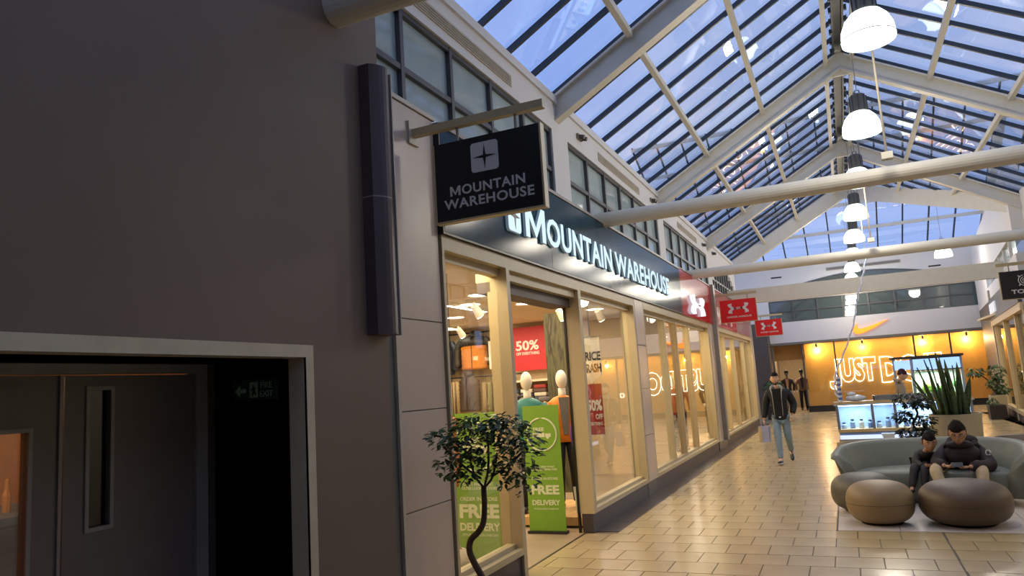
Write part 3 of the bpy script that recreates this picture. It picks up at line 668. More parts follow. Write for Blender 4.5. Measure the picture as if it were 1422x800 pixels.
# ---------------- hanging blade signs
def blade(name, label, x0, x1, y, z0, z1, facemat, wall=X0, arm=True, side=-1):
    b = thing(name, label, 'sign', ((x0+x1)/2, y, z0))
    zz = z1+.145
    tip = x1+.04 if side < 0 else x0-.04
    if arm:
        B(min(wall, tip), max(wall, tip), y-.03, y+.03, zz-.03, zz+.03).build('bracket_arm', CREAM, b)
        B(wall if side < 0 else wall-.02, wall+.02 if side < 0 else wall, y-.07, y+.07, zz-.09, zz+.09).build('wall_plate', PTRIM, b)
        for x in (x0+.22*(x1-x0), x0+.78*(x1-x0)): MB().tube([(x, y, zz-.03), (x, y, z1)], .011, 8).build('hanger_rod', mat('rod_steel', '8c8475', .4, metal=.3), b)
    B(x0, x1, y-.03, y+.03, z0, z1).build('sign_panel', facemat, b)
    t = .014
    MB().box(x0-t, x1+t, y-.036, y+.036, z0-t, z0).box(x1, x1+t, y-.036, y+.036, z0, z1+.004).box(x0-t, x0, y-.034, y+.034, z0, z1).build('edge_trim', CREAM, b)
    return b
SBL = mat('sign_black', '0d0e0f', .45, var=.05)
SGR = mat('sign_letter_grey', 'c9c9c7', .5, var=.02)
b1 = blade('hanging_sign', 'black hanging sign with star logo on cream bracket arm', -2.665, -1.80, 4.73, 2.985, 3.59, SBL)
MB().poly(rrect(.225, .225, .025), (-2.355, 4.699, 3.315), (1, 0, 0), (0, 0, 1), (0, -1, 0), .002).build('logo_badge', SGR, b1)
MB().poly(star(.1125, .1125, .095, .016), (-2.355, 4.697, 3.315), (1, 0, 0), (0, 0, 1), (0, -1, 0), .002).build('logo_star', SBL, b1)
text('OUNTAIN', 'lettering', SGR, b1, (-2.445, 4.699, 3.168), .515, .075, 'front', .002, .02, space=1.08); MB().poly(glyph_m(.088, .074, .018), (-2.545, 4.699, 3.168), (1, 0, 0), (0, 0, 1), (0, -1, 0), .002).build('lettering', SGR, b1)
text('WAREHOUSE', 'lettering', SGR, b1, (-2.60, 4.699, 3.07), .735, .075, 'front', .002, .02, space=1.08)
SRED = mat('sign_red', 'b50f12', .4, var=.04, emit=.12)
for k, (y, z0) in enumerate(((19.0, 3.045), (27.0, 3.03))):
    b2 = blade('hanging_sign', ['nearer red hanging sign with white crossed arcs logo', 'farther smaller red hanging sign with white crossed arcs logo'][k], -2.71, -1.84, y, z0, z0+.56, SRED)
    ualogo((-2.52, y-.03, z0+.21), .5, .26, 'front', .003, WTXT, b2, SRED)
    text('UNDER ARMOUR', 'lettering', WTXT, b2, (-2.56, y-.03, z0+.105), .6, .045, 'front', .003, .02)
b3 = blade('hanging_sign', 'black hanging sign with compass rings at the right edge', 3.05, 3.88, 17.5, 2.88, 3.44, mat('sign_plum', '1d171c', .45), wall=XR, side=1)
m = MB()
for rr_ in (.03, .065, .105): m.tube([(3.465+rr_*math.cos(math.pi*k/12), 17.468, 3.235+rr_*math.sin(math.pi*k/12)) for k in range(25)], .008, 6)
for k in range(4): a = math.pi/4+k*math.pi/2; m.tube([(3.465+.1*math.cos(a), 17.468, 3.235+.1*math.sin(a)), (3.465+.145*math.cos(a), 17.468, 3.235+.145*math.sin(a))], .012, 6)
m.build('compass_rings', SGR, b3)
text('TOG24', 'lettering', SGR, b3, (3.215, 17.469, 2.975), .5, .085, 'front', .002, .03)
# ================================================================ PENDANT LAMPS
LAMP = emis('lamp_shade_glow', 'f2fff0', 1.6)
def lamp(x, y, z, label, top=None):
    l = thing('pendant_lamp', label, 'lamp', (x, y, z-.2), group='pendant lamps under the glass roof')
    prof = [(.27, -.17), (.275, -.13), (.262, -.02), (.22, .08), (.16, .15), (.10, .18)]
    MB().lathe(prof, (x, y, z), 28).build('shade', LAMP, l, smooth=True)
    MB().lathe([(.276, -.135), (.28, -.13), (.276, -.125)], (x, y, z), 28).build('shade_band', mat('shade_band', 'b9c7b4', .3), l, smooth=True)
    MB().lathe([(.115, .17), (.115, .43), (.09, .45), (.0001, .46)], (x, y, z), 16).build('gear_housing', mat('gear_grey', '5c5c58', .4, metal=.3), l, smooth=False)
    m = MB()
    for k in range(8):
        a = math.pi*k/4; m.box(x+.118*math.cos(a)-.008, x+.118*math.cos(a)+.008, y+.118*math.sin(a)-.008, y+.118*math.sin(a)+.008, z+.19, z+.42)
    m.build('cooling_fins', mat('fin_dark', '3c3c3a', .4), l)
    MB().tube([(x+.035*math.cos(t*math.pi/6), y, z+.49+.035*math.sin(t*math.pi/6)) for t in range(13)], .008, 6).build('hook', mat('hook_steel', '55544f', .4, metal=.5), l)
    MB().tube([(x, y, z+.52), (x, y, top or zl(x)-.05)], .006, 6).build('cable', mat('cable_grey', '7d7d78', .5), l)
    light('pendant_light', 'POINT', (x, y, z-.26), LAMPW, (1, .9, .74), .24)
LAMPW = 66
names = ['nearest and largest glowing pendant lamp under the roof ridge', 'second pendant lamp along the ridge row', 'third pendant lamp along the ridge row, partly behind the white tube', 'fourth pendant lamp along the ridge row', 'fifth pendant lamp along the ridge row', 'sixth pendant lamp along the ridge row, by the far tube', 'seventh pendant lamp along the ridge row, before the far wall', 'last pendant lamp of the ridge row, closest to the far wall']
for k in range(8): lamp(.64, 8.5+3.45*k, 5.37, names[k], None if k < 5 else 7.8)
lamp(3.42, 28, 5.37, 'single pendant lamp apart from the row, right of the far wall vent', 8.9)
# white drop rod beside the lamp row and the twisted chain
for k, (x, y, z0, z1) in enumerate(((.72, 9.3, 3.97, 6.95), (.75, 15.9, 4.05, 6.95))):
    g = thing('drop_rod', ['white vertical drop rod beside the nearest pendant lamp', 'white vertical drop rod standing on the far tie tube'][k], 'rod', (x, y, z0))
    MB().tube([(x, y, z0+.1), (x, y, z1)], .014, 8).build('rod', mat('rod_steel', '8c8475', .4, metal=.3), g); B(x-.06, x+.06, y-.06, y+.06, z0+.1, z0+.18).build('clamp', BEAM, g)
ch = thing('spiral_cable', 'pale spiral wound cable dropping from the roof to the kiosk corner', 'cable', (-.24, 17.0, 1.06))
pts = cr([(.74, 19, 4.25), (.58, 18.7, 3.72), (.41, 18.3, 3.18), (.27, 17.9, 2.66), (.01, 17.45, 2.05), (-.2, 17.12, 1.62), (-.25, 17.02, 1.3), (-.2, 16.98, 1.07)], 12)
m = MB()
for k, p in enumerate(pts):
    t = k*.85; m.ell(p+Vector((.016*math.cos(t), .016*math.sin(t), 0)), .017, .017, .026, 8, 6)
m.build('spiral_wrap', mat('wrap_white', 'd5d8dc', .3), ch, smooth=True)
MB().tube(pts, .01, 6).build('cord', mat('cord_blue', '9aa6c4', .6), ch)
MB().tube([(.74, 19, 4.25), (.74, 19, zl(.74)-.06)], .006, 5).build('suspension_wire', mat('cable_grey', '7d7d78', .5), ch)
# ================================================================ SHOP INTERIORS (LEFT)
INW = mat('shop_wall_cream', 'c9b493', .7, var=.03)
CEI = mat('shop_ceiling_cream', 'd8c4a2', .75, var=.03)
CZ = 3.04
sh = thing('wall_shop_interior', 'warm cream interior of the clothing shop behind the doorway', 'room', (-6, 10, 0), kind='structure')
MB().box(-9.2, X0-.2, 13.75, 13.85, 0, CZ).box(-9.2, -9.1, 4.4, 13.8, 0, CZ).box(-9.2, X0-.14, 4.36, 4.46, 0, CZ).build('inner_wall', INW, sh)
for i in range(5):
    for j in range(8): B(-9.2+i*1.23+.006, -9.2+(i+1)*1.23-.006, 4.4+j*1.17+.006, 4.4+(j+1)*1.17-.006, CZ, CZ+.03).build('ceiling_panel', CEI, sh)
B(-9.2, X0-.12, 4.4, 13.8, CZ+.03, CZ+.06).build('ceiling_void', mat('void_grey', '9b8b70', .8), sh)
CLAMP = emis('ceiling_disc_glow', 'fff0d2', 9)
disc = [(-5.05, 9.75), (-4.45, 8.9), (-4.4, 10.4), (-7.3, 13.2), (-6.1, 11.2), (-3.9, 12.3), (-7.6, 9.0), (-6.4, 7.6), (-4.4, 6.4)]
for k, (x, y) in enumerate(disc):
    g = thing('ceiling_disc_light', 'round recessed ceiling light '+['upper left in the left shop window', 'beside the spotlight in the left shop window', 'at the top of the doorway view', 'deep in the shop by the back wall', 'above the red sale poster', 'in the window right of the doorway', 'over the far left shelves', 'over the shop middle', 'just inside the left shop window'][k], 'ceiling light', (x, y, CZ-.02), group='round ceiling lights in the clothing shop')
    MB().lathe([(.15, -.005), (.17, -.02), (.18, 0)], (x, y, CZ-.001), 20).build('rim', mat('disc_rim', 'ece4d2', .4), g)
    MB().lathe([(.0001, -.014), (.148, -.012)], (x, y, CZ-.001), 20).build('diffuser', CLAMP, g)
for k, (x, y0, y1) in enumerate(((-5.2, 8.9, 10.6), (-4.0, 10.2, 11.4), (-7.0, 10.5, 13.0))):
    g = thing('linear_light', ['linear ceiling light seen through the left shop window', 'linear ceiling light seen through the doorway', 'linear ceiling light deep in the clothing shop'][k], 'ceiling light', (x, y0, CZ-.04))
    B(x-.03, x+.03, y0, y1, CZ-.05, CZ).build('body', mat('disc_rim', 'ece4d2', .4), g); B(x-.026, x+.026, y0+.02, y1-.02, CZ-.056, CZ-.05).build('tube', CLAMP, g)
for k, (x, y) in enumerate(((-4.75, 9.3), (-4.1, 11.0), (-5.6, 11.6), (-3.7, 11.8), (-6.7, 12.4))):
    g = thing('track_spotlight', 'white track spotlight '+['behind the left shop window', 'above the forest column', 'near the red sale poster', 'behind the white pennant', 'above the orange puffer jacket'][k], 'spotlight', (x, y, CZ-.3), group='track spotlights in the clothing shop')
    W_ = mat('spot_white', 'd9cfbd', .4)
    MB().tube([(x, y, CZ), (x, y, CZ-.1)], .02, 8).build('stem', W_, g); B(x-.12, x+.12, y-.02, y+.02, CZ-.03, CZ).build('track', W_, g)
    MB().tube([(x, y, CZ-.1), (x+.04, y+.1, CZ-.24)], [.05, .07], 12).build('head', W_, g); MB().tube([(x+.041, y+.101, CZ-.241), (x+.043, y+.105, CZ-.246)], .06, 12).build('lens', CLAMP, g)
WARM = (1, .78, .52)
light('clothing_shop_light', 'AREA', (-5.9, 7.6, CZ-.05), 105, WARM, 4.5, 4.5)
light('clothing_shop_light', 'AREA', (-5.6, 11.4, CZ-.05), 95, WARM, 4.0, 3.0)
light('clothing_window_light', 'AREA', (-3.6, 9.8, CZ-.05), 36, WARM, .8, 2.4)
light('clothing_window_light', 'AREA', (-3.5, 5.8, CZ-.05), 28, WARM, .8, 1.0)

# ---- garments
def garment(name, label, c, w, h, m, ax='front', sleeves=True, hood=False, ribs=0, m2=None, dep=.14, group=None):
    """padded jacket hanging from a hook: shaped body, sleeves, collar; centre-top at c"""
    g = thing(name, label, 'clothing', (c[0], c[1], c[2]-h), group=group)
    x, y, z = c; mb = MB()
    rows = [(0, .22), (.05, .36), (.12, .47), (.3, .48), (.6, .49), (.95, .5), (1, .47)]
    n = 12; b = 0
    R = []
    if ribs:
        q = []
        for i in range(ribs*2+1):
            t = i/(ribs*2); ww = .22+.27*min(1, t/.14) if t < .14 else .49
            q.append((t, ww*(1 if i % 2 else .90)))
        rows = q
    for (t, ww) in rows:
        for k in range(n):
            a = 2*math.pi*k/n; mb.v.append((x+w*ww*math.cos(a), y+dep*(.35+.65*min(1, t*4))*math.sin(a)*(1.08 if (ww > .47 and ribs and ww < .489) else 1), z-h*t))
    for i in range(len(rows)-1):
        for k in range(n): mb.f.append((i*n+k, i*n+(k+1) % n, (i+1)*n+(k+1) % n, (i+1)*n+k))
    mb.f.append(tuple(range(n))); mb.f.append(tuple((len(rows)-1)*n+k for k in range(n)))
    mb.build('body', m, g, smooth=True)
    if sleeves:
        for s_ in (-1, 1):
            MB().tube(cr([(x+s_*w*.38, y, z-h*.08), (x+s_*w*.56, y, z-h*.3), (x+s_*w*.6, y-.02, z-h*.62), (x+s_*w*.57, y-.04, z-h*.9)], 4), [.075+.0*i for i in range(13)], 8).build('sleeve', m2 or m, g, smooth=True)
    MB().lathe([(.085, -.03), (.1, .02), (.09, .07), (.07, .075)], (x, y, z), 12, 1, .8).build('collar', m2 or m, g, smooth=True)
    MB().box(x-.006, x+.006, y-dep-.006, y-dep+.03, z-h*.97, z-.02).build('zip', BLACK, g)
    if hood: MB().ell((x, y+.03, z+.02), .12, .09, .11, 12, 8).build('hood', m2 or m, g, smooth=True)
    if m2: MB().lathe([(w*.23, .01), (w*.40, -.04), (w*.51, -.10), (w*.515, -.20)], (x, y, z+.004), n, 1, dep*2.08/w).build('yoke', m2, g, smooth=True)
    return g
def puff(n, c): return mat(n, c, .55, var=.12, scale=14, bump=.2)
OJ, NV, CH = puff('orange_puffer', 'c97a1e'), puff('navy_fabric', '23283a'), puff('charcoal_fabric', '2a2622')
garment('puffer_jacket', 'orange puffer jacket with dark shoulders hung high on the shop wall', (-6.92, 13.45, 2.86), .66, .68, OJ, ribs=7, m2=CH, hood=True)
garment('coat', 'dark navy coat hung left of the orange puffer jacket', (-7.68, 13.5, 2.83), .5, .72, NV)
garment('vest', 'striped grey and black quilted vest below the orange jacket', (-7.0, 13.3, 2.06), .5, .72, puff('stripe_dark', '4a3c36'), sleeves=False, ribs=9)
pc_ = ['8d7a5a', '6f6a4a', '5c6a52', '7b6a4c', '3e4a3d', '8a7f63']
for k in range(4):
    x = -6.66+k*.125
    g = thing('hanging_trousers', ['khaki', 'olive', 'moss green', 'light brown', 'dark green', 'pale beige'][k]+' trousers on the rail below the white price board', 'clothing', (x, 13.35, 1.2), group='trousers on the back rail')
    M_ = mat('trouser_%d' % k, pc_[k], .8, var=.1, scale=20)
    MB().tube([(x, 13.3, 1.9), (x, 13.28, 1.5), (x, 13.27, 1.2)], [.045, .06, .055], 8).build('trouser_leg', M_, g, smooth=True); MB().tube([(x, 13.42, 1.9), (x, 13.44, 1.5), (x, 13.45, 1.2)], [.045, .06, .055], 8).build('trouser_leg', M_, g, smooth=True)
    MB().tube([(x, 13.36, 1.93), (x, 13.36, 2.02)], .006, 5).build('hanger', BLACK, g)
for k in range(3):
    x = -7.62+k*.13
    g = thing('hanging_trousers', ['sand', 'dull brown', 'pale sand'][k]+' trousers on the rail below the navy coat', 'clothing', (x, 13.3, 1.15), group='sand trousers on the back rail')
    M_ = mat('sand_cloth_%d' % k, ['a58a62', '96805c', 'b39a72'][k], .8, var=.1, scale=20)
    MB().tube([(x-.03, 13.3, 1.95), (x-.04, 13.28, 1.2)], [.05, .06], 8).build('trouser_leg', M_, g, smooth=True); MB().tube([(x+.03, 13.4, 1.95), (x+.04, 13.4, 1.2)], [.05, .06], 8).build('trouser_leg', M_, g, smooth=True)
rl = thing('garment_rail', 'long dark garment rail along the back of the clothing shop', 'rail', (-6.8, 13.6, 2.0))
MB().tube([(-7.9, 13.36, 2.03), (-5.9, 13.36, 2.03)], .015, 8).build('rail', BLACK, rl)
for x in (-7.85, -6.8, -5.95): MB().tube([(x, 13.36, 2.03), (x, 13.74, 2.03)], .012, 6).build('wall_arm', BLACK, rl)
rl = thing('garment_rail', 'high garment rail above the jackets in the clothing shop', 'rail', (-6.8, 13.6, 2.9))
MB().tube([(-7.9, 13.5, 2.94), (-6.3, 13.5, 2.94)], .015, 8).build('rail', BLACK, rl)
for x in (-7.85, -6.35): MB().tube([(x, 13.5, 2.94), (x, 13.74, 2.94)], .012, 6).build('wall_arm', BLACK, rl)
PRD = mat('poster_red', 'b5202a', .45, var=.05)
g = thing('sale_poster', 'red sale poster with large white figures on the back wall', 'poster', (-5.75, 13.5, 2.1))
B(-6.1, -5.3, 13.5, 13.52, 2.08, 2.95).build('poster_sheet', PRD, g)
text('50%', 'lettering', WTXT, g, (-6.0, 13.499, 2.48), .5, .2, 'front', .003, .03); text('OFF EVERYTHING', 'lettering', WTXT, g, (-6.0, 13.499, 2.39), .5, .06, 'front', .003, .02)
B(-5.3, -5.28, 13.5, 13.7, 2.08, 2.95).build('return_edge', PRD, g)
g = thing('price_board', 'white price board hanging right of the orange jacket', 'poster', (-6.42, 13.3, 2.15))
B(-6.52, -6.32, 13.3, 13.31, 2.15, 2.72).build('board', mat('board_white', 'd9d2c2', .5), g); text('P\nC', 'lettering', BLACK, g, (-6.46, 13.299, 2.27), .09, .3, 'front', .003, .02)
sfix = thing('shelf_unit', 'pale slatted shelf unit with folded clothes under the red poster', 'shelf', (-5.6, 13.3, 0))
for z in (.5, 1.0, 1.45, 1.85): B(-6.2, -4.9, 13.1, 13.7, z, z+.04).build('shelf', mat('shelf_pale', 'cbbda0', .5), sfix)
for x in (-6.2, -4.92): B(x, x+.04, 13.1, 13.7, 0, 2.0).build('upright', mat('shelf_pale', 'cbbda0', .5), sfix)
cc = ['2b2623', '6d655a', '3a4350', 'b9b0a0', '55423a', '8b2f2a', '2f4a3c']
for z in (.54, 1.04, 1.49):
    for k in range(4):
        x = -6.1+k*.29
        g = thing('folded_clothes', 'folded clothes pile %s on the %s slatted shelf' % (['leftmost', 'second from left', 'third from left', 'rightmost'][k], {.54: 'lowest', 1.04: 'middle', 1.49: 'upper'}[z]), 'clothing', (x, 13.2, z), group='folded clothes on the shelf unit')
        mk = random.randint(2, 4)
        for i in range(mk): B(x, x+.25, 13.14, 13.5, z+i*.075+.001, z+i*.075+.07).build('folded_piece', mat('cloth_%d' % ((k+i) % 7), cc[(k+i) % 7], .85, var=.12, scale=30), g, bevel=.015)
# forest printed column
g = thing('forest_print_column', 'tall display column printed with a dark forest picture', 'display column', (-4.3, 11.5, 0))
FOR = ramp_mat('forest_print', ('120f0a', '2c2a18', '4c4a2c', '1c1a10', '6b6248'), 7, .6, stretch=(1.2, 1.2, .22), detail=8)
B(-4.57, -4.17, 11.5, 11.9, 0, 2.95).build('column_front', FOR, g)
B(-4.17, -4.03, 11.56, 11.9, 0, 2.93).build('column_return', FOR, g)
# window mannequins
SKN = mat('mannequin_white', 'e2d8c6', .35, var=.02)
def mannequin(name, label, x, y, z0, top, jack, trous, inner=None, rz=0., hands=True, scale=1., hat=None, headmat=None, group=None):
    g = thing(name, label, 'mannequin', (x, y, z0), rz, group)
    s = scale
    def T(*p): return tuple(Vector(p)*s)
    MB().lathe([(.0001, 0), (.045, .02), (.05, .04)], T(0, 0, 1.42), 10, s, s)
    MB().tube([T(0, 0, 1.4), T(0, -.01, 1.56)], [.055*s, .05*s], 10).build('neck', headmat or SKN, g, True, True)
    MB().ell(T(0, -.02, 1.68), .078*s, .098*s, .125*s, 16, 12).build('head', headmat or SKN, g, True, True)
    m = MB(); rows = [(.85, .17, .11), (.95, .155, .10), (1.1, .15, .10), (1.25, .19, .12), (1.38, .2, .11), (1.44, .12, .08), (1.46, .06, .06)]
    for z, a, b in rows:
        for k in range(14): t = 2*math.pi*k/14; m.v.append(T(a*math.cos(t), b*math.sin(t), z))
    for i in range(len(rows)-1):
        for k in range(14): m.f.append((i*14+k, i*14+(k+1) % 14, (i+1)*14+(k+1) % 14, (i+1)*14+k))
    m.f += [tuple(range(13, -1, -1)), tuple(6*14+k for k in range(14))]
    m.build('jacket', jack, g, True, True)
    if inner: MB().poly([(-.03, .95), (.03, .95), (.07, 1.44), (-.07, 1.44)], T(0, -.135, 0), (s, 0, 0), (0, 0, s), (0, 1, 0), .03).build('inner_top', inner, g, False, True)
    for q in (-1, 1):
        MB().tube([T(q*.19, 0, 1.38), T(q*.27, .0, 1.15), T(q*.25, -.1, .9)], [.065*s, .058*s, .045*s], 10).build('sleeve', jack, g, True, True)
        MB().ell(T(q*.245, -.13, .85), .03*s, .045*s, .05*s, 8, 6).build('hand', SKN, g, True, True)
        MB().tube([T(q*.085, 0, .9), T(q*.1, 0, .5), T(q*.11, .01, .08)], [.095*s, .07*s, .055*s], 10).build('trouser_leg', trous, g, True, True)
        MB().ell(T(q*.11, -.06, .045), .045*s, .12*s, .045*s, 10, 6).build('shoe', BLACK, g, True, True)
    if hat: MB().ell(T(0, -.02, 1.73), .09*s, .11*s, .1*s, 14, 10).build('cap', hat, g, True, True)
    return g
pfm = thing('display_platform', 'pale wooden display platform just inside the doorway', 'platform', (-3.5, 9.5, 0))
WOOD = ramp_mat('platform_wood', ('b08a58', 'c29b66', '9c7849'), 3, .5, stretch=(4, 1, 1))
B(-4.25, -3.05, 8.62, 9.95, 0.03, .13).build('deck', WOOD, pfm); B(-4.22, -3.08, 8.66, 9.91, 0, .03).build('kick', mat('kick_dark', '4c3a28', .6), pfm)
mannequin('mannequin', 'white headed mannequin in an orange jacket on the platform', -3.52, 9.35, .13, 0, puff('orange_jacket', 'd97914'), mat('black_trousers', '17151a', .7), mat('grey_top', '6d6660', .8), rz=.5)
mannequin('mannequin', 'shorter mannequin in a turquoise and dark top behind the green banner', -3.86, 8.95, .13, 0, puff('turquoise_top', '1f6f68'), mat('dark_trousers', '1b1a1f', .7), rz=.3, scale=1.0)
g = thing('purple_bag', 'purple backpack hanging beside the orange jacket mannequin', 'bag', (-3.30, 9.12, .95))
MB().ell((-3.27, 9.1, 1.08), .075, .1, .23, 12, 9).build('bag_body', puff('purple_cloth', '5b2f86'), g, smooth=True); MB().tube([(-3.3, 9.1, 1.28), (-3.31, 9.12, 1.38), (-3.33, 9.14, 1.28)], .012, 6).build('strap', BLACK, g)
g = thing('shoe_box_sign', 'tilted white and red shoe card at the foot of the mannequins', 'sign', (-3.15, 8.75, .13))
m = MB(); m.poly([(0, 0), (.16, 0), (.16, .34), (0, .34)], (-3.2, 8.72, .14), (.96, .2, 0), (-.12, .12, .97), (0, 1, 0), .015); m.build('card', mat('card_white', 'ded6c8', .5), g)
m = MB(); m.poly([(.03, .04), (.13, .04), (.13, .14), (.03, .14)], (-3.2, 8.716, .14), (.96, .2, 0), (-.12, .12, .97), (0, 1, 0), .004); m.build('red_print', PRD, g)
# clothes rail with hoops near the door
g = thing('hoop_rail', 'small black hoop rail with dark clothes behind the green banner', 'rail', (-4.6, 10.2, 0))
for x in (-4.5, -4.2): MB().tube(cr([(x-.35, 10.2, 0), (x-.35, 10.2, 1.45), (x-.30, 10.2, 1.6), (x-.13, 10.2, 1.6), (x-.08, 10.2, 1.45), (x-.08, 10.2, 0)], 5), .014, 8).build('hoop', BLACK, g)
for k, cl in enumerate(('1f1c1f', '3b3530', '26323a', '4d4641')):
    garment('sweater', ['black sweater on the hoop rail', 'brown sweater on the hoop rail', 'slate sweater on the hoop rail', 'taupe sweater on the hoop rail'][k], (-4.95+k*.2, 10.75, 1.5), .18, .62, mat('top_%d' % k, cl, .8, var=.1, scale=20), sleeves=False, dep=.2)
# green delivery banners
GRN = mat('banner_green', '6f9a2c', .5, var=.05, scale=2)
BTX = mat('banner_text', 'c9cfae', .6, var=.02)
def banner(label, x0, x1, y, z0, z1, rz=0):
    w = x1-x0; g = thing('delivery_banner', label, 'banner', ((x0+x1)/2, y, 0), 0)
    B(x0, x1, y, y+.008, z0, z1).build('banner_sheet', GRN, g); B(x0-.01, x1+.01, y-.05, y+.06, 0, z0).build('banner_base', mat('base_black', '1a1a18', .5), g)
    MB().tube([((x0+x1)/2, y+.02, z0), ((x0+x1)/2, y+.02, z1)], .012, 6).build('support_pole', mat('rod_steel', '8c8475', .4, metal=.3), g)
    H = z1-z0; cx, cz, R = (x0+x1)/2+.0, z0+.765*H, .41*w
    MB().tube([(cx+R*math.cos(math.pi*k/18), y-.001, cz+R*math.sin(math.pi*k/18)) for k in range(37)], .011, 6, False).build('circle_logo', BTX, g)
    text('FREE', 'lettering', BTX, g, (cx-.23*w, y, cz+.04), .3*w, .09*w, 'front', .002, .03)
    m = MB(); m.box(cx-.25*w, cx+.08*w, y-.002, y, cz-.07*w, cz+.04*w).box(cx+.1*w, cx+.25*w, y-.002, y, cz-.07*w, cz+.02*w)
    for q in (-.15, .16): m.lathe([(.0001, 0), (.04*w, 0)], (0, 0, 0), 12) if False else m.ell((cx+q*w, y-.001, cz-.08*w), .04*w, .002, .04*w, 10, 6)
    m.build('truck_pictogram', BTX, g)
    text("CAN'T FIND WHAT\nYOU'RE LOOKING FOR?", 'lettering', BTX, g, (x0+.14*w, y, z0+.475*H), .72*w, .075*w*1.6, 'front', .002, .02)
    text('ORDER IN-STORE', 'lettering', BTX, g, (x0+.14*w, y, z0+.40*H), .72*w, .065*w, 'front', .002, .02)
    text('FREE', 'lettering', BTX, g, (x0+.12*w, y, z0+.285*H), .76*w, .23*w, 'front', .002, .04)
    text('DELIVERY', 'lettering', BTX, g, (x0+.12*w, y, z0+.20*H), .76*w, .13*w, 'front', .002, .03)
    text('STYLES & SIZES IN ONE DAY', 'lettering', BTX, g, (x0+.16*w, y, z0+.165*H), .68*w, .04*w, 'front', .002, .01)
    return g
banner('green free delivery banner standing in the open doorway', -3.66, -3.19, 8.3, .03, 1.50)
banner('green free delivery banner behind the left shop window glass', -3.80, -3.21, 6.72, .04, 1.50)
g = thing('window_cushion', 'crumpled pale bag on the floor of the left shop window', 'bag', (-3.35, 5.95, 0)); 
MB().ell((-3.35, 5.95, .17), .16, .2, .17, 14, 9).build('bag_body', mat('pale_cloth', 'b3a58e', .8, var=.15, scale=12, bump=.6), g, smooth=True); MB().tube([(-3.4, 5.95, .32), (-3.36, 5.95, .4), (-3.3, 5.95, .32)], .012, 6).build('handle', mat('pale_strap', '94866f', .8), g)
g = thing('orange_scarf', 'orange scarf hanging at the left side of the left shop window', 'clothing', (-3.22, 5.72, .9)); 
MB().tube(cr([(-3.2, 5.75, 1.5), (-3.21, 5.74, 1.35), (-3.19, 5.75, 1.15), (-3.21, 5.75, .9)], 5), [.02+.012*math.sin(i*.7)+.012 for i in range(16)], 8).build('scarf', puff('scarf_orange', 'd5823c'), g, smooth=True); MB().tube([(-3.2, 5.75, 1.5), (-3.2, 5.75, 2.79)], .004, 5).build('hanging_wire', BLACK, g)
# pennant and poster in the right window
g = thing('price_pennant', 'white pennant with black capitals in the window right of the doorway', 'pennant', (-3.09, 9.4, 1.73))
MB().poly([(0, .1), (.13, 0), (.28, .1), (.28, .61), (0, .61)], (-3.23, 9.4, 1.73), (1, 0, 0), (0, 0, 1), (0, 1, 0), .008).build('pennant_sheet', mat('pennant_white', 'd8ceba', .6), g)
text('PRICE', 'lettering', BLACK, g, (-3.225, 9.399, 2.03), .27, .12, 'front', .002, .03); text('CRASH', 'lettering', BLACK, g, (-3.225, 9.399, 1.87), .27, .12, 'front', .002, .03)
B(-3.24, -2.94, 9.395, 9.41, 2.34, 2.36).build('top_bar', mat('rod_steel', '8c8475', .4, metal=.3), g); MB().tube([(-3.09, 9.4, 2.36), (-3.09, 9.4, CZ)], .004, 5).build('hanging_wire', BLACK, g)
g = thing('sale_poster', 'dark red half price poster below the white pennant', 'poster', (-3.05, 9.42, 1.05))
B(-3.22, -2.99, 9.45, 9.46, 1.05, 1.72).build('poster_sheet', mat('poster_dark_red', '9c2026', .45), g); text('50%', 'lettering', WTXT, g, (-3.21, 9.449, 1.36), .21, .15, 'front', .002, .04); text('OFF', 'lettering', WTXT, g, (-3.1, 9.449, 1.25), .1, .07, 'front', .002, .03); text('EVERYTHING', 'lettering', WTXT, g, (-3.21, 9.449, 1.17), .2, .045, 'front', .002, .02)
MB().tube([(-3.1, 9.46, 1.72), (-3.1, 9.46, CZ)], .004, 5).build('hanging_wire', BLACK, g); B(-3.2, -3.0, 9.46, 9.47, 1.7, 1.72).build('top_clip', BLACK, g)

# ---------------- interior of the sportswear shop behind the mullioned windows
s2 = thing('wall_sportswear_interior', 'bright warm interior of the sportswear shop', 'room', (-5, 20, 0), kind='structure')
MB().box(-6.1, -6.0, 13.95, 27, 0, CZ).box(-6.1, X0-.16, 26.9, 27.0, 0, CZ).build('inner_wall', mat('warm_wall', 'd8bd8c', .6), s2)
for i in range(3):
    for j in range(11): B(-6.1+i*1.02+.005, -6.1+(i+1)*1.02-.005, 13.95+j*1.18+.005, 13.95+(j+1)*1.18-.005, CZ, CZ+.03).build('ceiling_panel', CEI, s2)
B(-6.1, X0-.14, 13.9, 27.0, CZ+.03, CZ+.06).build('ceiling_void', mat('void_grey', '9b8b70', .8), s2)
B(-4.2, -4.1, 14.2, 17.2, 0, 2.6).build('display_backdrop', ramp_mat('backdrop_wood', ('c8a566', 'd9b877', 'b8935a'), 2, .5, stretch=(1, 1, .2)), s2)
for y in (14.6, 16.4): B(-4.08, -4.05, y, y+.12, .2, 2.5).build('glow_panel', emis('panel_glow', 'ffdf9a', 2.5), s2)
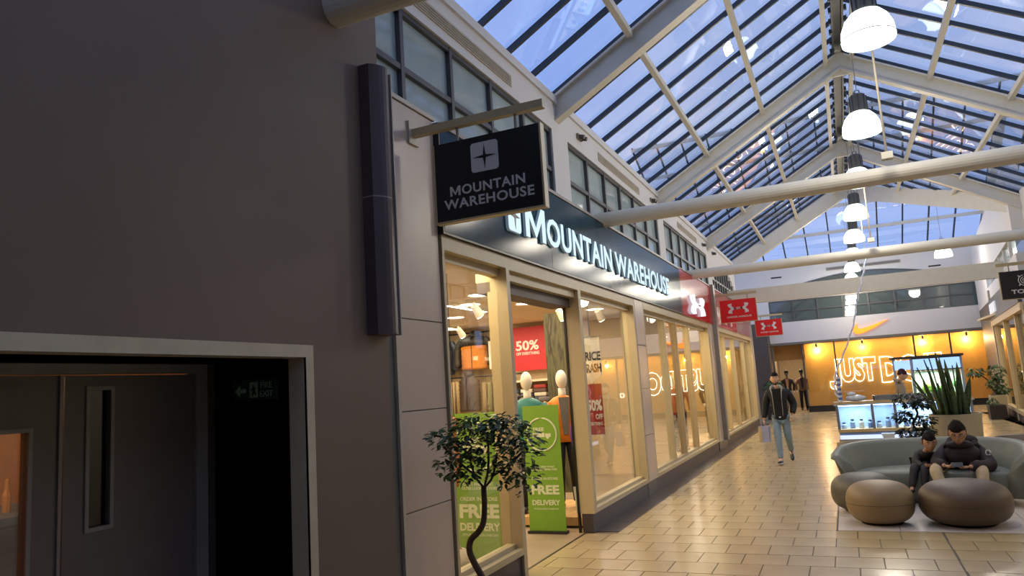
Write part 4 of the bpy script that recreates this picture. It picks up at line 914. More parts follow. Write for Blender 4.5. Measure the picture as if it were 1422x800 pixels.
for k, (x, y) in enumerate(((-3.6, 14.6), (-3.5, 16.4), (-3.7, 19.6), (-3.6, 21.6), (-3.7, 23.8), (-5.0, 18.3), (-5.0, 22.4))):
    g = thing('ceiling_disc_light', 'sportswear shop round ceiling light '+['before the first mullion', 'after the third mullion', 'first past the grey column', 'second past the grey column', 'farthest along the windows', 'deep behind the grey column', 'deep at the far end'][k], 'ceiling light', (x, y, CZ-.02), group='round ceiling lights in the sportswear shop')
    MB().lathe([(.15, -.005), (.17, -.02), (.18, 0)], (x, y, CZ-.001), 18).build('rim', mat('disc_rim', 'ece4d2', .4), g); MB().lathe([(.0001, -.014), (.148, -.012)], (x, y, CZ-.001), 18).build('diffuser', CLAMP, g)
light('sportswear_light', 'AREA', (-4.3, 15.8, CZ-.06), 105, (1, .8, .5), 1.8, 3.2); light('sportswear_light', 'AREA', (-4.3, 22.0, CZ-.06), 150, (1, .8, .5), 2.4, 8)
mannequin('mannequin', 'mannequin in an orange red running top behind the mullioned window', -3.45, 13.98+.6, .12, 0, puff('red_orange_top', 'd8501e'), mat('grey_leggings', '8d8f92', .6), rz=.6)
mannequin('mannequin', 'mannequin in a dark red top beyond the third mullion', -3.5, 16.6, .12, 0, puff('dark_red_top', '7d2220'), mat('black_trousers', '17151a', .7), rz=.6)
mannequin('mannequin', 'mannequin in black sportswear beyond the grey column', -3.5, 20.9, .12, 0, mat('black_sport', '1a1a1d', .6), mat('black_trousers', '17151a', .7), rz=.6)
for k, (y0, y1) in enumerate(((13.98, 17.6), (19.0, 26.2))):
    g = thing('display_platform', ['low pale display platform behind the mullioned window', 'low pale display platform beyond the grey column'][k], 'platform', (-3.5, y0, 0)); B(-3.9, -3.08, y0, y1, .03, .12).build('deck', mat('deck_pale', 'c7ae84', .5), g); B(-3.87, -3.1, y0+.03, y1-.03, 0, .03).build('kick', mat('kick_dark', '4c3a28', .6), g)
for k in range(6):
    y = 19.4+k*1.1
    garment('jersey', ['white training top nearest on the sportswear wall', 'grey training top second on the sportswear wall', 'black training top third on the sportswear wall', 'red training top fourth on the sportswear wall', 'blue training top fifth on the sportswear wall', 'white training top last on the sportswear wall'][k], (-5.55, y, 1.9), .45, .65, mat('sport_%d' % k, ['d8d4cc', '8f8f8f', '222226', '9c2a26', '2c4a7a', 'cfc9bc'][k], .75, var=.08), dep=.1)
# ---------------- inside the sports shop doorway at the far end
mannequin('mannequin', 'capped mannequin in a dark jacket at the far sports shop door', -2.45, 35.3, 0, 0, mat('dark_jacket_a', '2a2725', .7), mat('grey_leggings', '8d8f92', .6), mat('tan_top', 'b08c6a', .8), hat=mat('cap_black', '1a1816', .6), headmat=mat('bust_grey', '77706a', .5))
mannequin('mannequin', 'capped mannequin in tan and black beside the amber wall', -1.85, 35.6, 0, 0, mat('tan_jacket', '8a6a50', .7), mat('black_trousers', '17151a', .7), mat('black_sport', '1a1a1d', .6), hat=mat('cap_black', '1a1816', .6), headmat=mat('bust_grey', '77706a', .5))
# ================================================================ SEATING, PLANTS, KIOSK
# ---- pebble ottomans
def ottoman(label, x, y, rr, h, m):
    prof = [(.0001, .01)]
    for i in range(1, 20):
        t = math.pi*i/20-math.pi/2
        ce, se = math.cos(t), math.sin(t)
        prof.append((rr*abs(ce)**.62, h/2+h/2*math.copysign(abs(se)**.82, se)))
    prof.append((.0001, h))
    o = thing('pebble_ottoman', label, 'ottoman', (x, y, 0), group='pebble ottomans')
    MB().lathe(prof, (x, y, 0.004), 40).build('upholstery', m, o, smooth=True)
    ring = [p for p in prof if p[1] < h*.12][-1]
    MB().lathe([(ring[0]*.8, 0), (ring[0]*.86, .012)], (x, y, 0.0021), 32).build('base_ring', BLACK, o)
    k = 10; MB().tube([(x+(prof[k][0]+.0005)*math.cos(2*math.pi*j/40), y+(prof[k][0]+.0005)*math.sin(2*math.pi*j/40), prof[k][1]+.004) for j in range(41)], .0025, 5, False).build('seam', mat('seam_brown', '3c332b', .6), o)
TAN, GRY, BRN = (mat(n, c, .5, var=.07, scale=5, bump=.05) for n, c in (('leather_tan', '86704f'), ('leather_grey', '5a5547'), ('leather_brown', '554432')))
ottoman('tan leather pebble ottoman in front of the grey one', .175, 9.22, .345, .45, TAN)
ottoman('large dark brown leather pebble ottoman before the seated man', .985, 9.22, .44, .455, BRN)
ottoman('grey green leather pebble ottoman behind the tan one', .02, 10.0, .36, .44, GRY)
# ---- curved sofa
SOF = mat('sofa_leather', '6f7266', .52, var=.05, scale=4, bump=.04)
SOB = mat('sofa_outer', '6b5d4b', .5, var=.06, scale=4)
so = thing('curved_sofa', 'grey green curved leather sofa behind the ottomans', 'sofa', (.85, 10.9, 0))
plan = cr([(-.16, 10.42, 0), (-.14, 10.72, 0), (.06, 11.12, 0), (.45, 11.34, 0), (.95, 11.4, 0), (1.42, 11.3, 0), (1.72, 11.0, 0), (1.78, 10.6, 0), (1.70, 10.18, 0)], 5)
cx, cy = .83, 10.55
m = MB(); N = len(plan)
for i, p in enumerate(plan):
    t = i/(N-1); d = Vector((cx-p.x, cy-p.y, 0)).normalized()
    htop = .72-.10*(abs(2*t-1)**3); flare = .10+.05*abs(2*t-1)
    if t < .15: htop -= .02
    sec = [(.0, .10), (-flare*.2, .3), (-flare*.7, .55), (-flare, htop-.03), (-flare+.03, htop), (-flare+.10, htop-.005), (-flare+.13, htop-.05), (.08, .50), (.15, .36), (.16, .10)]
    for (o_, z) in sec: m.v.append(tuple(p+d*o_+Vector((0, 0, z))))
K = 10
for i in range(N-1):
    for k in range(K): m.f.append((i*K+k, i*K+(k+1) % K, (i+1)*K+(k+1) % K, (i+1)*K+k))
m.f += [tuple(range(K)), tuple((N-1)*K+k for k in reversed(range(K)))]
m.build('back_shell', SOF, so, smooth=True)
m = MB(); out = [Vector((p.x, p.y, 0))+Vector((cx-p.x, cy-p.y, 0)).normalized()*.10 for p in plan]
ring = [(p.x, p.y) for p in out]+[(1.4, 10.34), (.8, 10.42), (.2, 10.46)]
cxx = sum(a for a, b in ring)/len(ring); cyy = sum(b for a, b in ring)/len(ring); n = len(ring)
for sc, z in ((.93, .06), (1, .12), (1, .30), (.985, .36), (.95, .385), (.6, .395), (.0001, .395)):
    for a, b in ring: m.v.append((cxx+(a-cxx)*sc, cyy+(b-cyy)*sc, z))
for i in range(6):
    for k in range(n): m.f.append((i*n+k, i*n+(k+1) % n, (i+1)*n+(k+1) % n, (i+1)*n+k))
m.f.append(tuple(reversed(range(n)))); m.build('seat', SOF, so, smooth=True)
m = MB()
for x, y in ((.1, 10.75), (1.55, 10.7), (.5, 11.1), (1.2, 11.1)): m.tube([(x, y, .002), (x, y, .08)], .03, 10)
m.build('feet', BLACK, so)
# ---- lower tub chairs behind the sofa
def tub(label, x, y, rz, w, h):
    o = thing('tub_chair', label, 'armchair', (x, y, 0), rz)
    m = MB(); NN = 17
    for i in range(NN):
        a = math.radians(-20+220*i/(NN-1)); c, s_ = math.cos(a), math.sin(a); hh = h-.08*abs(2*i/(NN-1)-1)**2
        for rr_, z in ((w*.40, .02), (w*.46, .3), (w*.5, hh), (w*.44, hh+.01), (w*.36, .36), (w*.34, .02)): m.v.append((rr_*c, rr_*s_, z))
    for i in range(NN-1):
        for k in range(6): m.f.append((i*6+k, i*6+(k+1) % 6, (i+1)*6+(k+1) % 6, (i+1)*6+k))
    m.f += [tuple(range(6)), tuple((NN-1)*6+k for k in reversed(range(6)))]
    m.build('shell', SOB, o, smooth=True, local=True)
    MB().lathe([(w*.3, .02), (w*.37, .1), (w*.37, .34), (w*.33, .38), (.0001, .385)], (0, 0, 0), 24).build('seat', SOB, o, smooth=True, local=True)
tub('low tan tub chair behind the left end of the sofa', .15, 13.1, math.pi, .85, .58)
tub('low brown tub chair behind the right end of the sofa', 2.32, 13.2, math.pi, .8, .60)
# ---- big cylindrical planter with snake plant
pt = thing('planter', 'large cream cylindrical planter behind the seated man', 'planter', (1.46, 13.3, 0))
PCR = mat('planter_cream', 'a89b7c', .5, var=.04, scale=3)
MB().lathe([(.30, 0.003), (.31, .02), (.355, .88), (.36, .91), (.335, .91), (.33, .84), (.0001, .83)], (1.46, 13.3, 0), 36).build('pot', PCR, pt, smooth=False)
MB().lathe([(.328, .85), (.0001, .86)], (1.46, 13.3, 0), 24).build('soil', mat('soil', '2b2219', .9, var=.3, scale=30), pt)
SNK = ramp_mat('snake_leaf', ('1c2a18', '2e4224', '41562c', '223119'), 10, .45, stretch=(1, 1, 3), detail=3)
sp_ = thing('snake_plant', 'tall dark snake plant growing in the cream planter', 'plant', (1.46, 13.3, .86))
random.seed(11)
def sleaf(bx, by, tx, ty, L_, w):
    m = MB(); n = 7
    base = Vector((bx, by, .85)); tip = base+Vector((tx, ty, L_)); d = Vector((ty, -tx, 0)); d = d.normalized() if d.length > .01 else Vector((1, 0, 0))
    a0 = random.uniform(0, math.pi); sd = Vector((math.cos(a0), math.sin(a0), 0)); nm = Vector((-sd.y, sd.x, 0))
    for i in range(n+1):
        t = i/n; p = base.lerp(tip, t)+Vector((tx*t*t*.4, ty*t*t*.4, 0)); ww = w*(.7+.6*t if t < .5 else (1-t)**.6*1.5)+.002
        m.v += [tuple(p-sd*ww+nm*.012), tuple(p-nm*.006), tuple(p+sd*ww+nm*.012), tuple(p+nm*.006)]
    for i in range(n):
        for k in range(4): m.f.append((i*4+k, i*4+(k+1) % 4, (i+1)*4+(k+1) % 4, (i+1)*4+k))
    m.f.append((0, 1, 2, 3)); m.build('leaf', SNK, sp_, smooth=True)
lv = [(-.2, -.1, -.22, -.05, .80), (-.12, -.15, -.1, -.1, .95), (-.05, -.1, -.03, 0, 1.02), (.03, -.15, -.08, 0, .98), (.08, -.05, -.02, .05, .9), (-.1, .05, -.16, .05, .92), (.12, -.12, .12, -.02, .70), (.18, -.05, .06, 0, .85), (.22, .0, .2, 0, .60), (0, .1, .0, .1, .9), (-.22, .05, -.12, .0, .6), (.05, -.2, .02, -.05, .62), (-.08, -.2, -.05, -.05, .55), (.15, .12, .05, .06, .8), (.2, -.12, .03, -.02, .5), (-.17, -.17, -.35, -.05, .55), (.1, .05, -.05, .0, .75), (-.02, 0, .05, 0, .7), (.24, -.06, .02, .0, .42), (-.14, .15, -.05, .1, .8), (-.24, -.02, -.28, 0, .68), (.02, -.08, -.12, -.02, 1.0)]
for a in lv: sleaf(1.42+a[0]*.85, 13.3+a[1], a[2]*.6-.03, a[3], a[4]*1.0, random.uniform(.036, .052))
# ---- leafy trees
def leaf_mesh(name, centres, n, size, m, parent, seed=1, droop=.3):
    random.seed(seed); mb = MB()
    for i in range(n):
        c, rr_ = random.choice(centres); c = Vector(c)
        while True:
            q = Vector((random.uniform(-1, 1), random.uniform(-1, 1), random.uniform(-1, 1)))
            if q.length < 1: break
        q = q.normalized()*(q.length**.5)
        p = c+Vector((q.x*rr_[0], q.y*rr_[1], q.z*rr_[2])); s_ = size*random.uniform(.65, 1.25)
        d = (Vector((q.x, q.y, -droop*1.5+random.uniform(-.5, .3)))+Vector((random.uniform(-.6, .6), random.uniform(-.6, .6), 0))).normalized()
        sd = d.cross(Vector((random.uniform(-.4, .4), random.uniform(-.4, .4), 1))).normalized(); nn = sd.cross(d)
        b = len(mb.v)
        mb.v += [tuple(p), tuple(p+d*s_*.35+sd*s_*.27+nn*s_*.05), tuple(p+d*s_*.75+sd*s_*.2+nn*s_*.02), tuple(p+d*s_-nn*s_*.1), tuple(p+d*s_*.75-sd*s_*.2+nn*s_*.02), tuple(p+d*s_*.35-sd*s_*.27+nn*s_*.05), tuple(p+d*s_*.5-nn*s_*.04)]
        mb.f += [(b, b+1, b+6), (b+1, b+2, b+6), (b+2, b+3, b+6), (b+3, b+4, b+6), (b+4, b+5, b+6), (b+5, b, b+6)]
    o = mb.build(name, m, parent); o['kind'] = 'stuff'; return o
LEAF = ramp_mat('ficus_leaf', ('1c3016', '2a4622', '42622d', '5c8040'), 9, .35, detail=2)
BARK = ramp_mat('bark', ('3a2c1f', '4e3c2a', '2c2118'), 14, .8, stretch=(1, 1, .4), bump=.4)
ft = thing('ficus_tree', 'small ficus tree with a twisted stem before the left shop window', 'tree', (-2.2, 4.45, 0))
trunk = cr([(-2.285, 4.45, .30), (-2.30, 4.45, .42), (-2.33, 4.45, .505), (-2.38, 4.45, .59), (-2.41, 4.45, .665), (-2.395, 4.45, .735), (-2.335, 4.45, .79), (-2.295, 4.45, .85), (-2.28, 4.45, .95), (-2.278, 4.45, 1.08)], 6)
MB().tube(trunk, [.024-.006*i/len(trunk) for i in range(len(trunk))], 10).build('trunk', BARK, ft, smooth=True)
m = MB()
for q in ([(-2.275, 4.45, 1.07), (-2.33, 4.43, 1.16), (-2.36, 4.42, 1.3)], [(-2.275, 4.45, 1.07), (-2.2, 4.44, 1.15), (-2.15, 4.42, 1.3)], [(-2.275, 4.45, 1.07), (-2.26, 4.5, 1.2), (-2.25, 4.5, 1.4)], [(-2.2, 4.44, 1.15), (-2.08, 4.45, 1.22), (-1.98, 4.45, 1.3)], [(-2.33, 4.43, 1.16), (-2.45, 4.43, 1.25), (-2.55, 4.42, 1.35)], [(-2.36, 4.42, 1.3), (-2.5, 4.42, 1.4), (-2.62, 4.42, 1.43)]): m.tube(cr(q, 4), .008, 6)
m.build('branches', BARK, ft)
cents = [((-2.28, 4.42, 1.38), (.22, .2, .15)), ((-2.13, 4.43, 1.36), (.2, .2, .16)), ((-2.0, 4.44, 1.30), (.13, .16, .18)), ((-2.38, 4.42, 1.40), (.16, .15, .13)), ((-2.07, 4.4, 1.45), (.15, .15, .1)), ((-2.27, 4.42, 1.50), (.2, .15, .07)), ((-2.46, 4.42, 1.30), (.12, .1, .12)), ((-2.57, 4.42, 1.40), (.08, .08, .06)), ((-1.97, 4.44, 1.14), (.11, .12, .14)), ((-2.12, 4.44, 1.17), (.13, .14, .1)), ((-2.52, 4.42, 1.22), (.09, .08, .07)), ((-2.4, 4.42, 1.18), (.09, .08, .08)), ((-1.93, 4.44, 1.38), (.08, .1, .1))]
leaf_mesh('foliage', cents[:6]*2+cents, 1250, .055, LEAF, ft, 3, .05)
pot = thing('planter', 'dark square planter below the small ficus tree', 'planter', (-2.25, 4.45, 0))
MB().box(-2.47, -2.03, 4.25, 4.65, 0.002, .34).build('pot', mat('planter_dark', '2c2623', .5), pot, bevel=.01); B(-2.44, -2.06, 4.28, 4.62, .335, .345).build('soil', mat('soil', '2b2219', .9, var=.3, scale=30), pot)
# bonsai-like tree before the kiosk
bt = thing('bonsai_tree', 'dark cloud pruned tree between the sofa and the kiosk', 'tree', (.85, 12.55, 0))
MB().tube(cr([(.9, 12.55, .35), (.85, 12.55, .5), (.95, 12.55, .65), (.82, 12.55, .8), (.9, 12.55, .98), (.82, 12.55, 1.15)], 5), [.03-.0007*i for i in range(26)], 8).build('trunk', BARK, bt, smooth=True)
leaf_mesh('foliage', [((.80, 12.55, 1.2), (.2, .17, .1)), ((.95, 12.55, 1.13), (.15, .15, .08)), ((.7, 12.52, .95), (.12, .12, .08)), ((.97, 12.55, .87), (.15, .13, .08)), ((.75, 12.5, .7), (.14, .14, .09)), ((.88, 12.5, .6), (.17, .16, .1)), ((1.0, 12.5, .72), (.08, .1, .07))], 1100, .07, mat('bonsai_leaf', '223220', .45, var=.3, scale=9), bt, 5, .1)
random.seed(4); m = MB()
for k in range(26): m.ell((random.uniform(.68, 1.04), 12.40, random.uniform(.52, .98)), .014, .01, .014, 6, 5)
o = m.build('blossoms', mat('blossom', 'c9c4b6', .6), bt); o['kind'] = 'stuff'
pot = thing('planter', 'low round grey pot under the cloud pruned tree', 'planter', (.88, 12.55, 0)); MB().lathe([(.16, .003), (.2, .3), (.21, .36), (.18, .36), (.18, .32), (.0001, .31)], (.88, 12.55, 0), 24).build('pot', mat('pot_grey', '6d665c', .5), pot); MB().lathe([(.178, .33), (.0001, .335)], (.88, 12.55, 0), 20).build('soil', mat('soil', '2b2219', .9, var=.3, scale=30), pot)
# planters by the right shop
for k, (x, y, w, h, mm, lab) in enumerate(((3.83, 25.15, .42, .40, mat('planter_dark', '2c2623', .5), 'dark square planter box near the right shop front'), (3.98, 25.75, .40, .66, PCR, 'cream square planter behind the dark planter box'))):
    pot = thing('planter', lab, 'planter', (x, y, 0)); B(x-w/2, x+w/2, y-w/2, y+w/2, 0.002, h).build('pot', mm, pot, bevel=.012); B(x-w/2+.03, x+w/2-.03, y-w/2+.03, y+w/2-.03, h-.005, h+.008).build('soil', mat('soil', '2b2219', .9, var=.3, scale=30), pot)
t3 = thing('potted_tree', 'leafy small tree in the cream square planter by right shop', 'tree', (3.98, 25.75, .66))
MB().tube(cr([(3.98, 25.75, .66), (3.9, 25.75, .85), (3.8, 25.75, 1.1), (3.6, 25.75, 1.3)], 4), .02, 6).build('trunk', BARK, t3)
MB().tube(cr([(3.98, 25.75, .66), (4.02, 25.75, .9), (4.05, 25.75, 1.2)], 4), .02, 6).build('trunk', BARK, t3)
leaf_mesh('foliage', [((3.52, 25.75, 1.38), (.24, .2, .13)), ((4.05, 25.75, 1.35), (.22, .2, .22)), ((4.0, 25.75, 1.0), (.22, .2, .2)), ((4.12, 25.75, .82), (.15, .2, .12))], 420, .11, LEAF, t3, 8)
t4 = thing('low_plant', 'small leafy plant in the dark square planter box', 'plant', (3.83, 25.15, .40)); leaf_mesh('foliage', [((3.75, 25.15, .5), (.1, .1, .12))], 50, .1, LEAF, t4, 9); MB().tube([(3.75, 25.15, .4), (3.75, 25.15, .55)], .012, 6).build('stem', BARK, t4)
pot = thing('planter', 'dark planter before the brown pillar at the far left', 'planter', (-2.55, 29.5, 0)); B(-2.85, -2.25, 29.2, 29.8, 0.002, .5).build('pot', mat('planter_dark', '2c2623', .5), pot, bevel=.01); B(-2.8, -2.3, 29.25, 29.75, .495, .507).build('soil', mat('soil', '2b2219', .9, var=.3, scale=30), pot)
t5 = thing('potted_tree', 'dark bushy plant before the brown pillar at far left', 'tree', (-2.55, 29.5, .5)); MB().tube([(-2.55, 29.5, .5), (-2.52, 29.5, 1.0)], .02, 6).build('trunk', BARK, t5); leaf_mesh('foliage', [((-2.55, 29.5, 1.15), (.35, .3, .35))], 300, .13, LEAF, t5, 10)

# ---- kiosk
KX0, KX1, KY0, KY1 = -.28, 2.15, 16.6, 18.9
ks = thing('kiosk_counter', 'food kiosk counter with blue lit glass display case', 'kiosk', (.9, 17.0, 0))
KG = mat('kiosk_grey', 'a7a9a8', .4); KT = mat('kiosk_tan', 'b79a6a', .5)
B(KX0, KX1, KY0+.02, KY0+.75, 0.002, .28).build('base', mat('kiosk_base', '8b8474', .5), ks)
B(KX0+.02, KX1-.02, KY0, KY0+.74, .28, .36).build('light_strip', mat('strip_white', 'cfd6e4', .4, emit=.5, ecol='bcd2ff'), ks)
B(KX0, KX1, KY0-.02, KY0+.74, .42, .48).build('lower_shelf', KT, ks)
B(KX0+.02, KX1-.02, KY0+.02, KY0+.75, .36, .42).build('toe_band', mat('kiosk_band', '7d93b8', .4), ks)
B(KX0, KX1, KY0+.62, KY0+.70, .48, .96).build('case_back', mat('case_back', 'a9bddc', .5), ks)
for a, b in ((KX0+.02, .36), (.44, .78), (.82, 2.12)): B(a, b, KY0, KY0+.008, .49, .95).build('case_pane', GLASS, ks)
for x in (KX0, .37, .78, KX1-.05): B(x, x+.05, KY0-.005, KY0+.6, .48, .96).build('case_post', mat('case_post', '6d7480', .4), ks)
B(KX0-.03, KX1+.03, KY0-.03, KY0+.74, .96, 1.02).build('counter_top', KG, ks); B(KX0-.03, KX1+.03, KY0-.035, KY0-.02, 1.0, 1.035).build('counter_edge', KT, ks)
B(KX0+.05, KX1-.05, KY0+.1, KY0+.14, .94, .96).build('case_light', emis('case_blue_light', '9cc4ff', 9), ks)
light('kiosk_case_light', 'AREA', (.9, KY0+.3, .93), 22, (.55, .75, 1), 2.2, .3)
random.seed(21)
for k in range(13):
    x = KX0+.12+k*.165; h = random.uniform(.08, .2)
    if abs(x-.41) < .06 or abs(x-.80) < .05: continue
    g = thing('jar', 'small %s jar standing %s from the left in the kiosk case' % (['pale', 'blue', 'cream', 'dark blue'][k % 4], ['first', 'second', 'third', 'fourth', 'fifth', 'sixth', 'seventh', 'eighth', 'ninth', 'tenth', 'eleventh', 'twelfth', 'thirteenth'][k]), 'jar', (x, KY0+.25, .48), group='jars in the kiosk display case')
    c_ = ['c7d3e6', '8fa6c9', 'd9d2bf', '6f87b3'][k % 4]
    MB().lathe([(.045, 0), (.05, .01), (.05, h*.75), (.03, h*.9), (.03, h)], (x, KY0+.25, .481), 12).build('jar_body', mat('jar_%d' % (k % 4), c_, .25), g, smooth=False); MB().lathe([(.034, h), (.034, h+.025), (.0001, h+.026)], (x, KY0+.25, .481), 12).build('lid', mat('lid_dark', '3c4656', .4), g)
# side run and cold cabinet with menu screens
cb = thing('cold_cabinet', 'open cold cabinet with blue menu screens behind the kiosk counter', 'cabinet', (1.55, 18.3, 0))
for x in (.94, 1.28, 2.2): B(x, x+.05, 17.95, 18.05, .0, 1.86).build('cabinet_post', mat('cab_post', '9aa2b0', .35), cb)
B(.92, 2.28, 17.9, 18.6, 1.83, 1.88).build('cabinet_top', mat('cab_top', '3c3630', .5), cb)
SCR = mat('menu_screen', '8fb0e8', .3, emit=.7, ecol='8fb4f0', var=.15, scale=6)
B(.97, 1.27, 17.93, 17.96, 1.60, 1.80).build('menu_screen', SCR, cb); B(1.33, 2.2, 17.93, 17.96, 1.58, 1.81).build('menu_screen', SCR, cb)
MB().box(1.31, 2.22, 17.94, 17.97, 1.56, 1.58).box(1.31, 2.22, 17.94, 17.97, 1.81, 1.83).build('screen_frame', BLACK, cb)
B(1.3, 2.22, 18.5, 18.55, .9, 1.55).build('cabinet_back', mat('cab_back', 'bcc9b8', .5), cb)
B(.92, 2.28, 17.9, 18.6, .75, .88).build('cabinet_shelf', KG, cb); B(.92, 2.28, 17.92, 18.58, .0, .75).build('cabinet_body', KG, cb)
light('cabinet_light', 'AREA', (1.75, 18.2, 1.53), 9, (.85, 1, .85), .8, .2)
random.seed(31)
for k in range(6):
    g = thing('lettuce', '%s lettuce head, %s from left in the cold cabinet' % (['bright green', 'yellow green', 'dark green'][k % 3], ['first', 'second', 'third', 'fourth', 'fifth', 'sixth', 'seventh', 'eighth', 'ninth'][k]), 'vegetable', (1.42+.145*k, 18.25, .9), group='lettuce heads in the cold cabinet')
    zz = .95+.05*(k % 3)+.16*(k % 2)
    m = MB()
    for i in range(9):
        a = 2*math.pi*i/9+k; rr_ = .06+.03*(i % 2); m.ell((1.42+.145*k+.05*math.cos(a), 18.25+.05*math.sin(a), zz+.03*(i % 3)), rr_*.6, rr_*.6, rr_, 8, 6)
    m.build('leaves', mat('lettuce_%d' % (k % 3), ['5f9a3a', '8fbf4e', '3f7a35'][k % 3], .5, var=.25, scale=20), g, smooth=True); MB().ell((1.42+.145*k, 18.25, zz-.03), .03, .03, .03, 8, 6).build('stalk', mat('stalk', 'cfd8a8', .5), g, smooth=True)
# things on the counter
g = thing('cup_stack', 'tall stack of blue and white cups at kiosk corner', 'cups', (-.17, 16.85, 1.02))
for k in range(11): MB().lathe([(.034, 0), (.046, .05), (.05, .052), (.046, .046)], (-.17, 16.85, 1.02+k*.048), 12).build('cup', mat('cup_%d' % (k % 2), ['cdd4e2', '5b6fa8'][k % 2], .4), g)
g = thing('wrapped_packet', 'crumpled clear packet of napkins on the kiosk counter', 'packet', (.12, 16.95, 1.02)); MB().ell((.12, 16.95, 1.09), .2, .12, .07, 14, 8).build('wrapping', mat('clear_wrap', 'b9bcc0', .2, var=.2, scale=20, bump=.6), g, smooth=True); MB().ell((.05, 16.95, 1.17), .09, .08, .05, 10, 7).build('loose_fold', mat('clear_wrap', 'b9bcc0', .2), g, smooth=True)
g = thing('counter_trays', 'row of low grey trays along the kiosk counter', 'trays', (.85, 17.05, 1.02))
for k in range(3): x = .45+k*.5; MB().box(x, x+.46, 16.9, 17.25, 1.021, 1.03).box(x, x+.46, 16.9, 16.92, 1.03, 1.12).box(x, x+.46, 17.23, 17.25, 1.03, 1.12).box(x, x+.02, 16.9, 17.25, 1.03, 1.12).box(x+.44, x+.46, 16.9, 17.25, 1.03, 1.12).build('tray', mat('tray_steel', '8b8d92', .3, metal=.6), g)
# white kiosk side post (between counter and sofa)
g = thing('cable_pillar', 'white square post under the kiosk front', 'post', (.6, 16.3, 0)); B(.52, .72, 16.3, 16.42, .002, .36).build('post', mat('post_white', 'c7cdd8', .5), g); B(.5, .74, 16.28, 16.44, .36, .40).build('cap', mat('post_white', 'c7cdd8', .5), g)
# ================================================================ PEOPLE
def skin(chains, rad, root, sub=2):
    """chains: lists of point names -> one continuous skinned surface; rad: name -> (Vector, radius)"""
    bm = bmesh.new(); lay = bm.verts.layers.skin.verify(); vs = {}
    for n, (p, rr_) in rad.items():
        v = bm.verts.new(p); rx = rr_ if isinstance(rr_, tuple) else (rr_, rr_); v[lay].radius = rx; v[lay].use_root = (n == root); vs[n] = v
    done = set()
    for ch in chains:
        for a, b in zip(ch, ch[1:]):
            if (a, b) in done or (b, a) in done: continue
            bm.edges.new((vs[a], vs[b])); done.add((a, b))
    me = bpy.data.meshes.new('sk'); bm.to_mesh(me); bm.free()
    ob = bpy.data.objects.new('sk', me); COL.objects.link(ob)
    ms = ob.modifiers.new('s', 'SKIN'); ms.use_smooth_shade = True; ms.branch_smoothing = .6
    sb = ob.modifiers.new('d', 'SUBSURF'); sb.levels = sub; sb.render_levels = sub
    out = eval_mesh(ob); bpy.data.objects.remove(ob); bpy.data.meshes.remove(me); return out
def V(*a): return Vector(a)
def hand_points(w, d, n, s, thumb):
    """finger chains from wrist w along d, palm normal n (fingers curl toward n), thumb = +1/-1 side"""
    d, n = d.normalized(), n.normalized(); sd = d.cross(n).normalized()*thumb
    R = {'w': (w, .024*s), 'p': (w+d*.05*s, (.034*s, .02*s))}; ch = [['w', 'p']]
    for k, (off, ln) in enumerate(((.033, .068), (.011, .078), (-.011, .072), (-.032, .056))):
        b = w+d*.088*s+sd*off*s; c1 = b+(d*.8+n*.6)*ln*.45*s; c2 = c1+(d*.35+n*.95)*ln*.35*s; c3 = c2+(d*-.1+n)*ln*.25*s
        for q, (pt_, rr_) in enumerate(((b, .0105), (c1, .0095), (c2, .0085), (c3, .0072))): R['f%d%d' % (k, q)] = (pt_, rr_*s)
        ch.append(['p']+['f%d%d' % (k, q) for q in range(4)])
    t0 = w+d*.035*s+sd*.032*s; t1 = t0+(d*.6+sd*.7+n*.3)*.035*s; t2 = t1+(d*.8+n*.5)*.03*s
    R['t0'] = (t0, .013*s); R['t1'] = (t1, .011*s); R['t2'] = (t2, .0085*s); ch.append(['p', 't0', 't1', 't2'])
    return R, ch
def head_mesh(c, yaw, pitch, s=1.0):
    """sculpted head; local front is -y"""
    bm = bmesh.new(); bmesh.ops.create_uvsphere(bm, u_segments=28, v_segments=22, radius=1)
    for v in bm.verts:
        x, y, z = v.co
        px, py, pz = x*.077, y*.096, z*.122
        if z < -.1: k = 1-.28*min(1, (-.1-z)/.8); px *= k; py *= (1-.10*min(1, (-.1-z)/.8))
        fr = max(0, -y)
        g = lambda cx, cz, sx, sz: math.exp(-((px-cx)/sx)**2-((pz-cz)/sz)**2)
        if y < 0:
            py -= .024*g(0, -.018, .011, .022)+.012*g(0, .004, .008, .02)       # nose
            py += .011*(g(-.032, .012, .016, .011)+g(.032, .012, .016, .011))   # eye sockets
            py -= .006*(g(-.03, .032, .028, .008)+g(.03, .032, .028, .008))     # brow
            py -= .006*g(0, -.056, .022, .006)+.006*g(0, -.07, .02, .006)       # lips
            py += .004*g(0, -.063, .026, .003)
            py -= .012*g(0, -.1, .025, .018)                                    # chin
        v.co = (px, py, pz)
    for q in (-1, 1):   # ears
        r_ = bmesh.ops.create_uvsphere(bm, u_segments=10, v_segments=8, radius=1)
        for v in r_['verts']: v.co = (q*.079+v.co.x*.011, .012+v.co.y*.02+.006*v.co.z, -.004+v.co.z*.032)
    T = Matrix.Translation(c) @ Matrix.Rotation(yaw, 4, 'Z') @ Matrix.Rotation(pitch, 4, 'X') @ Matrix.Scale(s, 4)
    bm.transform(T); return bm, T
def join(list_of_me, extra_bm=()):
    bm = bmesh.new()
    for me in list_of_me: bm.from_mesh(me)
    for b in extra_bm:
        me = bpy.data.meshes.new('t'); b.to_mesh(me); bm.from_mesh(me)
    me = bpy.data.meshes.new('body'); bm.to_mesh(me); bm.free(); return me
